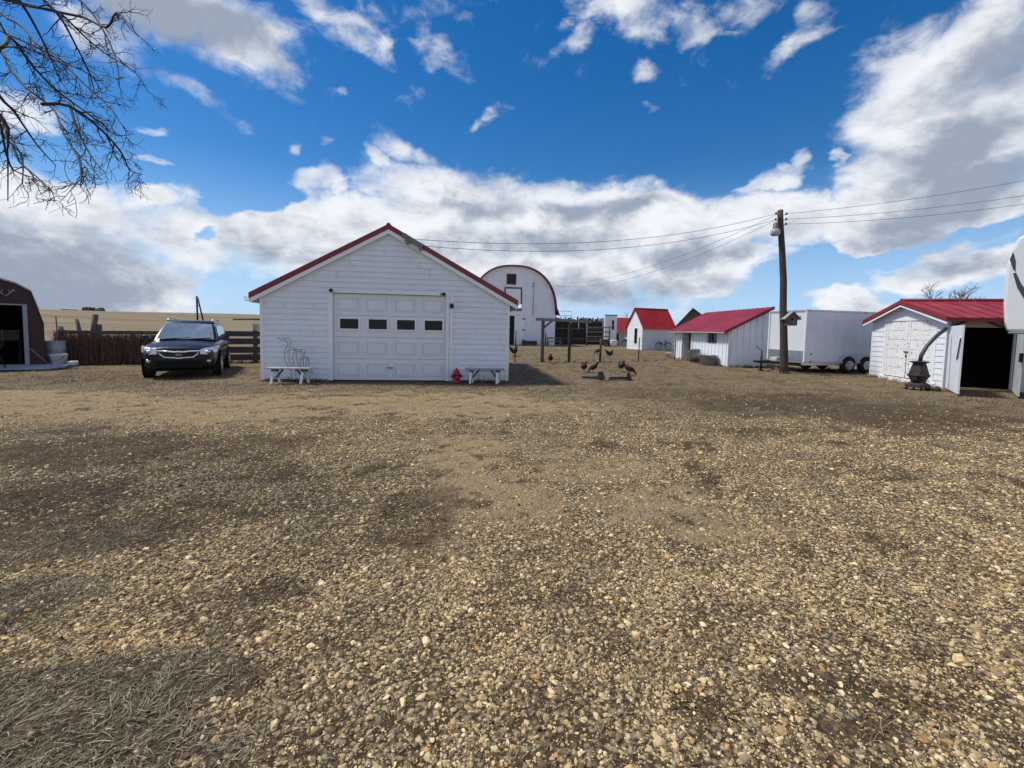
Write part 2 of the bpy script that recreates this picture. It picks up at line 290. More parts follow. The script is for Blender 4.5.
def ground_mat():
    m = bpy.data.materials.new('yard_ground'); m.use_nodes = True; nt = m.node_tree; N = nt.nodes; L = nt.links
    b = N['Principled BSDF']; b.inputs['Roughness'].default_value = .95; b.inputs['Specular IOR Level'].default_value = .2
    tc = N.new('ShaderNodeTexCoord'); P = tc.outputs['Object']
    def attr(n): a = N.new('ShaderNodeAttribute'); a.attribute_name = n; return a.outputs['Fac']
    def noise(s, d=6, r=.6, vec=None):
        n = N.new('ShaderNodeTexNoise'); L.new(vec or P, n.inputs['Vector']); n.inputs['Scale'].default_value = s; n.inputs['Detail'].default_value = d; n.inputs['Roughness'].default_value = r; return n.outputs['Fac']
    def vor(s, feat='F1'):
        n = N.new('ShaderNodeTexVoronoi'); n.feature = feat; L.new(P, n.inputs['Vector']); n.inputs['Scale'].default_value = s; n.inputs['Randomness'].default_value = 1; return n
    def mth(op, a, b=0.0, clamp=False):
        n = N.new('ShaderNodeMath'); n.operation = op; n.use_clamp = clamp
        for i, v in enumerate((a, b)):
            if hasattr(v, 'is_output'): L.new(v, n.inputs[i])
            else: n.inputs[i].default_value = v
        return n.outputs[0]
    def ramp(x, a, b2, c=0.0, d=1.0):
        n = N.new('ShaderNodeMapRange'); L.new(x, n.inputs[0]); n.inputs[1].default_value = a; n.inputs[2].default_value = b2; n.inputs[3].default_value = c; n.inputs[4].default_value = d; return n.outputs[0]
    def mix(f, a, b2):
        n = N.new('ShaderNodeMix'); n.data_type = 'RGBA'
        for i, v in ((0, f), (6, a), (7, b2)):
            if hasattr(v, 'is_output'): L.new(v, n.inputs[i])
            else: n.inputs[i].default_value = (*v, 1) if isinstance(v, tuple) else v
        return n.outputs[2]
    def cramp(x, stops):
        n = N.new('ShaderNodeValToRGB'); L.new(x, n.inputs[0]); e = n.color_ramp.elements
        while len(e) < len(stops): e.new(.5)
        for k, (p, c) in zip(e, stops): k.position = p; k.color = (*c, 1)
        return n.outputs[0]
    big = noise(.55, 6, .6); mid = noise(3.5, 7, .65); fine = noise(38, 5, .7); fib = noise(14, 8, .75)
    # stones too small or too far to be modelled one by one
    v1 = vor(36); v2 = vor(17)
    sep = N.new('ShaderNodeSeparateColor'); L.new(v1.outputs['Color'], sep.inputs[0])
    stone = cramp(sep.outputs[0], [(0, GR[0]), (.3, GR[1]), (.6, GR[2]), (.85, GR[3]), (1, GR[4])])
    soil = mix(ramp(fine, .3, .7), SOIL[0], SOIL[1])
    gap = ramp(v1.outputs['Distance'], .30, .62)
    gravelc = mix(gap, stone, soil)
    gravelc = mix(ramp(mid, .55, .75, 0, .55), gravelc, soil)
    dirtc = mix(ramp(mid, .3, .7), DIRTC[0], DIRTC[1]); dirtc = mix(ramp(fine, .55, .8, 0, .6), dirtc, GR[3])
    thc = cramp(fib, [(.28, TH[0]), (.45, TH[1]), (.58, TH[2]), (.75, TH[3])])
    tufc = cramp(fib, [(.25, TF[0]), (.5, TF[1]), (.72, TF[2])])
    def soft(a, n, k=.9): return ramp(mth('ADD', a, mth('MULTIPLY', mth('SUBTRACT', n, .5), k)), .25, .75)
    c = gravelc
    c = mix(mth('MULTIPLY', soft(attr('dirt'), mid, 1.5), .9), c, dirtc)
    c = mix(mth('MULTIPLY', soft(attr('thatch'), mid, 1.9), .93), c, thc)
    c = mix(soft(attr('turf'), mid, 1.2), c, tufc)
    # scattered small dark mats of old grass over the whole yard
    spm = mth('MULTIPLY', mth('MAXIMUM', ramp(noise(1.7, 8, .7), .55, .62), mth('MULTIPLY', ramp(noise(4.5, 8, .7), .56, .63), ramp(big, .4, .6))), .92)
    c = mix(spm, c, thc)
    c = mix(ramp(big, .35, .7, 0, .22), c, mix(.5, dirtc, thc))
    # fields beyond the yard: stubble, in long strips
    geo = N.new('ShaderNodeNewGeometry'); sp = N.new('ShaderNodeSeparateXYZ'); L.new(geo.outputs['Position'], sp.inputs[0])
    dist = N.new('ShaderNodeVectorMath'); dist.operation = 'LENGTH'; L.new(geo.outputs['Position'], dist.inputs[0]); ds = dist.outputs['Value']
    mp = N.new('ShaderNodeMapping'); L.new(P, mp.inputs[0]); mp.inputs[2].default_value = (0, 0, .25); mp.inputs[3].default_value = (.006, .09, .09)
    strip = noise(1.0, 5, .55, mp.outputs[0])
    field = cramp(strip, [(.3, FIELD[0]), (.45, FIELD[1]), (.55, FIELD[2]), (.7, FIELD[3])])
    field = mix(ramp(noise(.4, 6, .6), .35, .7, 0, .4), field, FIELD[0])
    c = mix(ramp(mth('ADD', ds, mth('MULTIPLY', big, 14)), 42, 62), c, field)
    L.new(c, b.inputs['Base Color'])
    # relief
    dome = mth('SUBTRACT', 1.0, ramp(v1.outputs['Distance'], .1, .7))
    dome2 = mth('SUBTRACT', 1.0, ramp(v2.outputs['Distance'], .1, .6))
    h = mth('ADD', mth('MULTIPLY', dome, .016), mth('ADD', mth('MULTIPLY', dome2, .012), mth('ADD', mth('MULTIPLY', fib, .045), mth('MULTIPLY', mid, .07))))
    bp = N.new('ShaderNodeBump'); bp.inputs['Strength'].default_value = .9; bp.inputs['Distance'].default_value = 1.0
    L.new(h, bp.inputs['Height']); L.new(bp.outputs[0], b.inputs['Normal'])
    return m
GR = [(.08, .06, .035), (.27, .21, .125), (.43, .34, .21), (.56, .455, .295), (.70, .60, .44)]
SOIL = [(.036, .023, .012), (.11, .075, .040)]
DIRTC = [(.28, .20, .105), (.42, .315, .18)]
TH = [(.018, .012, .007), (.055, .036, .019), (.13, .090, .047), (.29, .215, .118)]
TF = [(.030, .022, .012), (.085, .065, .037), (.20, .16, .10)]
FIELD = [(.15, .115, .07), (.22, .17, .105), (.27, .215, .14), (.16, .13, .085)]
ground = bpy.data.objects.new('ground', grid_mesh()); COL.objects.link(ground); struct(ground); ground.data.materials.append(ground_mat())

def scatter(n, xr, yr, dens):
    x = RNG.uniform(*xr, n); y = RNG.uniform(*yr, n)
    keep = (np.abs(x) < 1.3*y + 1.6) & (RNG.uniform(size=n) < dens(x, y)); return x[keep], y[keep]
def stones():
    def dens(x, y):
        d, t, f, g = masks(x, y); fall = np.clip(1.2 - y/8.0, .04, 1)*(1 - .5*sstep(y, 2.5, 4.5))
        clump = .38 + .62*np.clip(wob(x, y, 6.5)*1.4+.5, 0, 1)*(.5+.5*sstep(wob(y, x, 2.3), -.5, .3))
        return np.clip(.035 + .965*g, .02, 1)*fall*clump
    x, y = scatter(int(20*9.6*STONES_M2), (-10, 10), (.6, 10.2), dens)
    n = len(x); size = .0026*np.exp(RNG.normal(0, .58, n))*(1 + .14*y); size = np.clip(size, .002, .017)
    big = RNG.uniform(size=n) < .003; size[big] *= RNG.uniform(1.5, 2.3, big.sum())
    z = ground_z(x, y) + size*RNG.uniform(-.25, .35, n)
    me = bpy.data.meshes.new('gravel'); me.vertices.add(n); me.vertices.foreach_set('co', np.stack([x, y, z], 1).astype('f').ravel())
    sc = size[:, None]*RNG.uniform(.6, 1.35, (n, 3))*np.array([1.15, 1.0, .68])
    ro = np.stack([RNG.normal(0, .3, n), RNG.normal(0, .3, n), RNG.uniform(0, 6.28, n)], 1)
    pal = np.array([(.38, .30, .18), (.52, .43, .28), (.27, .205, .115), (.43, .33, .185), (.12, .085, .05), (.56, .48, .35), (.34, .205, .085), (.19, .16, .12), (.53, .41, .225)])
    pick = RNG.choice(len(pal), n, p=[.18, .14, .17, .13, .17, .035, .06, .08, .035]); c = pal[pick]*np.array([1.22, 1.16, 1.02])*RNG.uniform(.68, 1.28, (n, 1))
    for nm, a in (('scl', sc), ('rot', ro), ('tint', c)):
        at = me.attributes.new(nm, 'FLOAT_VECTOR', 'POINT'); at.data.foreach_set('vector', a.astype('f').ravel())
    mat = bpy.data.materials.new('pebble'); mat.use_nodes = True; nt = mat.node_tree; b = nt.nodes['Principled BSDF']
    a = nt.nodes.new('ShaderNodeAttribute'); a.attribute_type = 'INSTANCER'; a.attribute_name = 'tint'
    tc = nt.nodes.new('ShaderNodeTexCoord'); no = nt.nodes.new('ShaderNodeTexNoise'); nt.links.new(tc.outputs['Object'], no.inputs['Vector']); no.inputs['Scale'].default_value = 2.5
    mr = nt.nodes.new('ShaderNodeMapRange'); nt.links.new(no.outputs['Fac'], mr.inputs[0]); mr.inputs[3].default_value = .65; mr.inputs[4].default_value = 1.35
    vm = nt.nodes.new('ShaderNodeVectorMath'); vm.operation = 'SCALE'; nt.links.new(a.outputs['Vector'], vm.inputs[0]); nt.links.new(mr.outputs[0], vm.inputs['Scale'])
    nt.links.new(vm.outputs[0], b.inputs['Base Color']); b.inputs['Roughness'].default_value = .85; b.inputs['Specular IOR Level'].default_value = .3
    o = bpy.data.objects.new('gravel', me); COL.objects.link(o); struct(o, 'stuff')
    ng = bpy.data.node_groups.new('pebbles', 'GeometryNodeTree'); G = ng.nodes; K = ng.links
    ng.interface.new_socket('Geometry', in_out='INPUT', socket_type='NodeSocketGeometry'); ng.interface.new_socket('Geometry', in_out='OUTPUT', socket_type='NodeSocketGeometry')
    gi = G.new('NodeGroupInput'); go = G.new('NodeGroupOutput'); jn = G.new('GeometryNodeGeometryToInstance')
    for k in range(5):
        ic = G.new('GeometryNodeMeshIcoSphere'); ic.inputs['Radius'].default_value = 1; ic.inputs['Subdivisions'].default_value = 2
        nz = G.new('ShaderNodeTexNoise'); nz.noise_dimensions = '4D'; nz.inputs['W'].default_value = k*7.3; nz.inputs['Scale'].default_value = 1.25; nz.inputs['Detail'].default_value = 2
        v1 = G.new('ShaderNodeVectorMath'); v1.operation = 'SUBTRACT'; K.new(nz.outputs['Color'], v1.inputs[0]); v1.inputs[1].default_value = (.5, .5, .5)
        v2 = G.new('ShaderNodeVectorMath'); v2.operation = 'SCALE'; K.new(v1.outputs[0], v2.inputs[0]); v2.inputs['Scale'].default_value = 1.75
        sp = G.new('GeometryNodeSetPosition'); K.new(ic.outputs['Mesh'], sp.inputs['Geometry']); K.new(v2.outputs[0], sp.inputs['Offset'])
        sm = G.new('GeometryNodeSetMaterial'); K.new(sp.outputs[0], sm.inputs[0]); sm.inputs['Material'].default_value = mat
        if k % 2:
            ss = G.new('GeometryNodeSetShadeSmooth'); K.new(sm.outputs[0], ss.inputs[0]); K.new(ss.outputs[0], jn.inputs[0])
        else: K.new(sm.outputs[0], jn.inputs[0])
    ip = G.new('GeometryNodeInstanceOnPoints'); K.new(gi.outputs[0], ip.inputs['Points']); K.new(jn.outputs[0], ip.inputs['Instance']); ip.inputs['Pick Instance'].default_value = True
    def na(nm):
        a = G.new('GeometryNodeInputNamedAttribute'); a.data_type = 'FLOAT_VECTOR'; a.inputs['Name'].default_value = nm; return a.outputs['Attribute']
    er = G.new('FunctionNodeEulerToRotation'); K.new(na('rot'), er.inputs[0]); K.new(er.outputs[0], ip.inputs['Rotation']); K.new(na('scl'), ip.inputs['Scale'])
    K.new(ip.outputs[0], go.inputs[0])
    md = o.modifiers.new('pebbles', 'NODES'); md.node_group = ng
    return o
STONES_M2 = 15000
stones()

def blade_mat(name):
    m = bpy.data.materials.new(name); m.use_nodes = True; nt = m.node_tree; b = nt.nodes['Principled BSDF']
    a = nt.nodes.new('ShaderNodeAttribute'); a.attribute_name = 'tint'; nt.links.new(a.outputs['Color'], b.inputs['Base Color'])
    b.inputs['Roughness'].default_value = .8; b.inputs['Specular IOR Level'].default_value = .25; return m
def blades(name, x, y, length, width, lift, cols, z0=0.0):
    """dry grass blades: each a bent strip of two quads, every blade its own straw colour"""
    n = len(x); L = length*np.exp(RNG.normal(0, .5, n)); a = 2.6*wob(x*3, y*3, 4.0) + RNG.normal(0, .9, n); dx, dy = np.cos(a), np.sin(a)
    tilt = np.clip(RNG.normal(lift, .22, n), .03, 1.5); b2 = tilt*RNG.uniform(-.2, .9, n); a2 = a + RNG.normal(0, .6, n)
    z = ground_z(x, y) + z0; w = width*RNG.uniform(.6, 1.4, n)
    p0 = np.stack([x, y, z], 1); p1 = p0 + np.stack([dx*np.cos(tilt), dy*np.cos(tilt), np.sin(tilt)], 1)*(L*.5)[:, None]
    p2 = p1 + np.stack([np.cos(a2)*np.cos(b2), np.sin(a2)*np.cos(b2), np.sin(b2)], 1)*(L*.5)[:, None]
    p2[:, 2] = np.maximum(p2[:, 2], z + .004)
    sd = np.stack([-dy, dx, np.zeros(n)], 1)*w[:, None]*.5
    co = np.stack([p0-sd, p0+sd, p1-sd, p1+sd, p2-sd*.3, p2+sd*.3], 1).reshape(-1, 3)
    i = np.arange(n)[:, None]*6; q = np.concatenate([i + [0, 1, 3, 2], i + [2, 3, 5, 4]], 1).reshape(-1, 4)
    me = bpy.data.meshes.new(name); me.vertices.add(len(co)); me.vertices.foreach_set('co', co.astype('f').ravel())
    me.loops.add(q.size); me.loops.foreach_set('vertex_index', q.astype('i').ravel()); me.polygons.add(len(q))
    me.polygons.foreach_set('loop_start', np.arange(0, q.size, 4, dtype='i')); me.polygons.foreach_set('loop_total', np.full(len(q), 4, 'i')); me.update(calc_edges=True)
    cols = np.array(cols); c = cols[RNG.integers(0, len(cols), n)]*RNG.uniform(.7, 1.25, (n, 1)); c4 = np.concatenate([np.repeat(c, 6, 0), np.ones((n*6, 1))], 1)
    at = me.color_attributes.new('tint', 'FLOAT_COLOR', 'POINT'); at.data.foreach_set('color', c4.astype('f').ravel())
    o = bpy.data.objects.new(name, me); COL.objects.link(o); me.materials.append(blade_mat(name)); return struct(o, 'stuff')
def lay_grass():
    x, y = scatter(1100000, (-9, 9), (.7, 9.5), lambda x, y: masks(x, y)[2]*np.clip(1.2 - y/8, .10, 1))
    blades('dry_grass', x, y, .038, .0026, .33, [(.29, .24, .15), (.21, .165, .10), (.14, .108, .064), (.40, .345, .235), (.085, .065, .04), (.18, .16, .105)], .003)
    x, y = scatter(800000, (-11, 13), (.7, 13), lambda x, y: .8*masks(x, y)[1]*np.clip(1.2 - y/12, .12, 1)*(wob(x, y, 5) > -.2))
    blades('dead_grass_thatch', x, y, .05, .0035, .15, [(.065, .043, .024), (.12, .082, .045), (.035, .024, .014), (.24, .175, .095), (.09, .065, .038)], .004)
    x, y = scatter(90000, (-9, 9), (.7, 9), lambda x, y: .5*masks(x, y)[3]*np.clip(1.2 - y/9, .2, 1))
    blades('straw_litter', x, y, .04, .0025, .08, [(.36, .30, .20), (.12, .085, .055), (.22, .17, .11)], .008)
    x, y = scatter(480000, (-20, 22), (8.5, 40), lambda x, y: np.clip(.15 + .7*wob(x, y, 2.1), .04, 1)*np.clip(1.3-y/40, .1, 1)*sstep(y, 8.5, 12)*(1-.85*masks(x, y)[0]*(y < 13)))
    blades('pasture_grass', x, y, .075, .010, .35, [(.29, .21, .11), (.19, .135, .07), (.09, .062, .034), (.37, .28, .155)], .0)
lay_grass()

# ------------------------------------------------------------------ materials
WHITE = M('white_siding', (.75, .79, .835), .5, var=.05, sc=1.6, spots=((.50, .48, .45), 4.0, .56, .85))
WTRIM = M('white_trim', (.80, .82, .84), .45, var=.05, sc=3, spots=((.5, .48, .45), 6, .62, .85))
WMETAL = M('white_sheet_metal', (.78, .81, .85), .4, var=.05, sc=1.5, spots=((.5, .47, .42), 4, .63, .85))
WPEEL = M('peeling_white_paint', (.78, .79, .80), .6, var=.06, sc=2, spots=((.36, .32, .27), 7, .565, .63), bump=.15, stretch=(1, 1, 2.2))
REDM = M('red_sheet_metal', (.42, .022, .042), .38, var=.10, sc=1.5)
REDF = M('dark_red_fascia', (.20, .018, .028), .45, var=.1, sc=3)
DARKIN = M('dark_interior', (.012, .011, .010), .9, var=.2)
GLASSD = M('dark_window_glass', (.005, .006, .008), .12, var=.1, spec=.22)
WOODG = M('weathered_grey_wood', (.12, .105, .09), .85, var=.35, sc=3, bump=.4, bsc=25, stretch=(3, 3, .6))
WOODGX = M('weathered_grey_rail', (.125, .11, .095), .85, var=.35, sc=3, bump=.4, bsc=25, stretch=(.6, 3, 3))
WOODD = M('dark_old_wood', (.045, .036, .03), .9, var=.4, sc=3, bump=.4, bsc=20, stretch=(3, 3, .6))
WOODB = M('brown_pole_wood', (.058, .044, .037), .85, var=.35, sc=5, bump=.6, bsc=30, stretch=(4, 4, .35))
BLACKM = M('black_metal', (.018, .018, .019), .5, metal=.3, var=.15)
IRON = M('rusty_cast_iron', (.028, .022, .02), .65, metal=.35, var=.3, sc=8, spots=((.10, .045, .025), 9, .55, .75), bump=.2)
GALV = M('galvanised_steel', (.36, .40, .44), .45, metal=.25, var=.2, sc=6)
CONC = M('grey_concrete', (.32, .31, .29), .9, var=.15, sc=6, bump=.3)
RUBBER = M('black_rubber', (.018, .018, .018), .8, var=.15)
CHROME = M('chrome', (.75, .76, .78), .12, metal=1, var=.05)
ALLOY = M('silver_alloy', (.55, .56, .58), .28, metal=.9, var=.06)
TAN = M('bare_lumber', (.42, .30, .18), .8, var=.2, sc=4, stretch=(.5, 3, 3))

def inwall(z, h, ev, W, apex):
    """x-range of a gable wall at height z"""
    if z <= ev: return 0, W
    k = (z-ev)/(apex-ev); return W*.5*k, W - W*.5*k
def lap_siding(mb, W, ev, apex, pitch, holes, z0=.05, out=.033, y=0.0):
    """horizontal lap boards on a gable wall in the plane y (outside is -y); holes = (x0,x1,z0,z1)"""
    z = z0
    while z < apex - .03:
        z1 = min(z + pitch, apex); a, b = inwall(z, ev, ev, W, apex); c, d = inwall(z1, ev, ev, W, apex)
        spans = [(a, b, c, d)]
        for hx0, hx1, hz0, hz1 in holes:
            if hz0 < z + pitch*.5 < hz1:
                ns = []
                for a, b, c, d in spans:
                    if hx0 > a: ns.append((a, min(b, hx0), c, min(d, hx0)))
                    if hx1 < b: ns.append((max(a, hx1), b, max(c, hx1), d))
                ns = [s for s in ns if s[1]-s[0] > .01]; spans = ns
        cut = []
        for a, b, c, d in spans:
            if b-a > 2.2 and random.random() < .0:
                j = a + (b-a)*random.uniform(.25, .75); cut += [(a, j-.005, c, j-.005), (j+.005, b, j+.005, d)]
            else: cut.append((a, b, c, d))
        for a, b, c, d in cut:
            mb.add([(a, y-out, z), (b, y-out, z), (d, y-.002, z1+.002), (c, y-.002, z1+.002), (a, y+.03, z), (b, y+.03, z), (d, y+.03, z1+.002), (c, y+.03, z1+.002)],
                   [(0, 1, 2, 3), (0, 4, 5, 1), (1, 5, 6, 2), (3, 7, 4, 0), (7, 6, 5, 4), (3, 2, 6, 7)])
        z += pitch
def roof_slope(mb, p_eave0, p_eave1, p_top1, p_top0, th=.04, ribs=.30, rh=.03):
    """sloping metal sheet with standing ribs from eave to ridge"""
    e0, e1, t1, t0 = map(Vector, (p_eave0, p_eave1, p_top1, p_top0)); n = (e1-e0).cross(t0-e0).normalized()
    if n.z < 0: n = -n
    mb.prism([e0, e1, t1, t0], n*th)
    k = max(1, int(round((e1-e0).length/ribs)))
    for i in range(k+1):
        f = min(max(i/k, .006), .994); a = e0.lerp(e1, f) + n*(th+.001); b = t0.lerp(t1, f) + n*(th+.001); mb.beam(a + n*rh/2, b + n*rh/2, .03, rh, n)
def window_part(parent, x0, x1, z0, z1, y=-.02, frame=None, bars=(1, 1), wid=.05, name='window', dark=None):
    """framed window in the plane y, outside is -y"""
    fr = MB(); fr.box(x0-wid, x1+wid, y-.03, y+.02, z0-wid, z0); fr.box(x0-wid, x1+wid, y-.03, y+.02, z1, z1+wid)
    fr.box(x0-wid, x0, y-.03, y+.02, z0, z1); fr.box(x1, x1+wid, y-.03, y+.02, z0, z1)
    for i in range(1, bars[0]+1): xx = x0 + (x1-x0)*i/(bars[0]+1); fr.box(xx-.012, xx+.012, y-.022, y+.015, z0, z1)
    for i in range(1, bars[1]+1):
        zz = z0 + (z1-z0)*i/(bars[1]+1); xs = [x0] + [x0+(x1-x0)*k/(bars[0]+1) for k in range(1, bars[0]+1)] + [x1]
        for k in range(len(xs)-1): fr.box(xs[k]+.0125, xs[k+1]-.0125, y-.02, y+.014, zz-.012, zz+.012)
    o = fr.build(name, frame or WTRIM, parent); p = MB().box(x0-.004, x1+.004, y-.004, y+.006, z0-.004, z1+.004).build('pane', dark or GLASSD, o)
    return o

# ------------------------------------------------------------------ garage
def garage():
    g = thing('garage', 'large white garage with horizontal siding, panelled overhead door and red gable roof', 'garage', (-7.14, 12.54, 0), R(7.17))
    W, ev, ap, D = 7.06, 2.42, 4.36, 8.0
    DX0, DX1, DZ = 1.95, 5.18, 2.56
    mb = MB(); lap_siding(mb, W, ev, ap, .157, [(DX0-.1, DX1+.2, -1, DZ)])
    mb.add([(0, .032, .0), (0, D, 0), (0, D, ev), (0, .032, ev)], [(0, 1, 2, 3)]); mb.add([(W, .032, 0), (W, D, 0), (W, D, ev), (W, .032, ev)], [(0, 1, 2, 3)])
    mb.add([(0, D, 0), (W, D, 0), (W, D, ev), (W/2, D, ap), (0, D, ev)], [(0, 1, 2, 3, 4)])
    for xx in (-.02, W+.02):                                         # laps of the two long walls
        for k in range(15): mb.box(min(xx, xx*.999+.0), max(xx, xx+.018), .05, D, .05+k*.157, .05+k*.157+.145) if xx > 0 else mb.box(xx, xx+.018, .05, D, .05+k*.157, .05+k*.157+.145)
    mb.build('wall', WHITE, g)
    MB().box(-.01, DX0-.11, .0, .2, -.1, .048).box(DX1+.21, W+.01, .0, .2, -.1, .048).build('foundation', CONC, g)
    cb = MB(); cb.box(-.035, .06, -.035, .045, .03, ev-.02); cb.box(W-.06, W+.035, -.035, .045, .03, ev-.02); cb.build('corner_trim', WTRIM, g, bev=.006)
    tr = MB(); tr.box(DX0-.13, DX0, -.05, .06, .02, DZ+.0); tr.box(DX1, DX1+.22, -.05, .06, .02, DZ); tr.box(DX0-.13, DX1+.22, -.055, .06, DZ+.002, DZ+.10); tr.build('door_trim', WTRIM, g, bev=.006)
    MB().box(DX1+.105, DX1+.115, -.054, -.04, .02, DZ).build('trim_groove', CONC, g)
    # overhead door: four sections of four raised panels, the second row glazed
    d = MB(); sh = (DZ-.03)/4; pw = (DX1-DX0)/4
    rows = [(.03+i*sh, .03+(i+1)*sh-.006) for i in range(4)]
    door = None; holes = []
    mbd = MB()
    for ri, (z0, z1) in enumerate(rows):
        mbd.box(DX0+.005, DX1-.005, .045, .09, z0, z1)
        for c in range(4):
            x0 = DX0 + c*pw + .12; x1 = DX0 + (c+1)*pw - .09; za, zb = z0+.13, z1-.12
            if ri == 2: continue
            f = .028
            for bx in ((x0, x1, za, za+f), (x0, x1, zb-f, zb), (x0, x0+f, za+f, zb-f), (x1-f, x1, za+f, zb-f)): mbd.box(bx[0], bx[1], .018, .046, bx[2], bx[3])
            mbd.box(x0+f+.03, x1-f-.03, .024, .046, za+f+.02, zb-f-.02)
    door = mbd.build('overhead_door', M('white_door_steel', (.73, .76, .80), .4, var=.04, sc=1.2), g, bev=.004)
    for c in range(4):
        x0 = DX0 + c*pw + .19; x1 = DX0 + (c+1)*pw - .10; z0, z1 = rows[2]
        window_part(door, x0, x1, z0+.24, z1-.10, .036, bars=(0, 0), wid=.045)
    MB().box(DX0+.002, DX1-.002, .05, .085, -.01, .028).build('door_seal', RUBBER, door)
    q = MB(); q.tube([((DX0+DX1)/2-.08, .03, .40), ((DX0+DX1)/2-.07, .0, .40), ((DX0+DX1)/2+.07, .0, .40), ((DX0+DX1)/2+.08, .03, .40)], .012, 6); q.build('handle', BLACKM, door)
    MB().box(DX0-.1, DX1+.2, .1, .14, 0, DZ+.05).build('backing', DARKIN, g)
    # roof: red sheet, red rake trim and white fascia under it
    OH, F = .24, .12; sl = (ap-ev)/(W/2); zl = ev - OH*sl; 
    mb = MB(); roof_slope(mb, (-OH, -F, zl+.09), (-OH, D+F, zl+.09), (W/2, D+F, ap+.09), (W/2, -F, ap+.09)); roof_slope(mb, (W+OH, -F, zl+.09), (W+OH, D+F, zl+.09), (W/2, D+F, ap+.09), (W/2, -F, ap+.09))
    roof = mb.build('roof', REDM, g)
    mb = MB()
    for s in (-1, 1):
        e = (W/2+s*(W/2+OH+.03), zl); t = (W/2, ap)
        mb.prism([(e[0], -F-.035, e[1]+.05), (t[0], -F-.035, t[1]+.05), (t[0], -F-.035, t[1]+.20), (e[0], -F-.035, e[1]+.20)], (0, .034, 0))
    mb.build('rake_trim', REDF, roof)
    MB().tube([(W/2, -F-.05, ap+.17), (W/2, D+F, ap+.17)], .06, 8).build('ridge_cap', REDF, roof)
    mb = MB()
    for s in (-1, 1):
        e = (W/2+s*(W/2+OH), zl); t = (W/2, ap)
        mb.prism([(e[0], -F-.02, e[1]-.07), (t[0], -F-.02, t[1]-.07), (t[0], -F-.02, t[1]+.048), (e[0], -F-.02, e[1]+.048)], (0, .03, 0))
        mb.prism([(e[0], -F+.012, e[1]-.02), (t[0], -F+.012, t[1]-.02), (t[0], -F+.012, t[1]+.0), (e[0], -F+.012, e[1]+.0)], (0, F-.03, 0))
        mb.box(min(e[0]+s*.003, e[0]+s*.02), max(e[0]+s*.003, e[0]+s*.02), -F, D+F, e[1]-.07, e[1]+.06)
    mb.build('white_fascia', WTRIM, g)
    for s, nm in ((-1, 0), (1, 0)):
        x = W/2 + s*(W/2+OH+.085); q = MB(); q.prism([(x-.06, -F-.01, zl-.03), (x+.06, -F-.01, zl-.03), (x+.06, -F-.01, zl+.10), (x+.052, -F-.01, zl+.10), (x+.052, -F-.01, zl-.02), (x-.052, -F-.01, zl-.02), (x-.052, -F-.01, zl+.10), (x-.06, -F-.01, zl+.10)], (0, D+2*F, 0)); q.build('gutter', WTRIM, g)
    # small fittings on the front
    q = MB(); q.box(5.31, 5.40, -.11, -.05, 2.2, 2.34); q.ball((5.355, -.13, 2.27), .06); q.build('wall_lamp', BLACKM, g)
    q = MB(); q.ball((1.92, -.10, DZ+.06), .055); q.box(1.89, 1.95, -.08, -.05, DZ+.02, DZ+.1); q.build('door_camera', BLACKM, g)
    q = MB(); q.ball((5.12, -.10, DZ+.05), .05); q.box(5.02, 5.15, -.09, -.05, DZ+.03, DZ+.07); q.build('door_sensor', BLACKM, g)
    q = MB(); q.beam((3.95, -.20, 4.26), (4.50, -.20, 3.93), .10, .13); q.beam((4.05, -.22, 4.12), (4.10, -.22, 4.01), .10, .12); q.beam((4.42, -.22, 3.94), (4.47, -.22, 3.84), .09, .12); q.build('gable_floodlight', M('dull_grey_metal', (.16, .17, .17), .5, metal=.4), g, bev=.01)
    MB().box(4.69, 4.70, -.022, -.0, 3.12, 3.36).build('siding_joint', CONC, g)
    return g
garage()

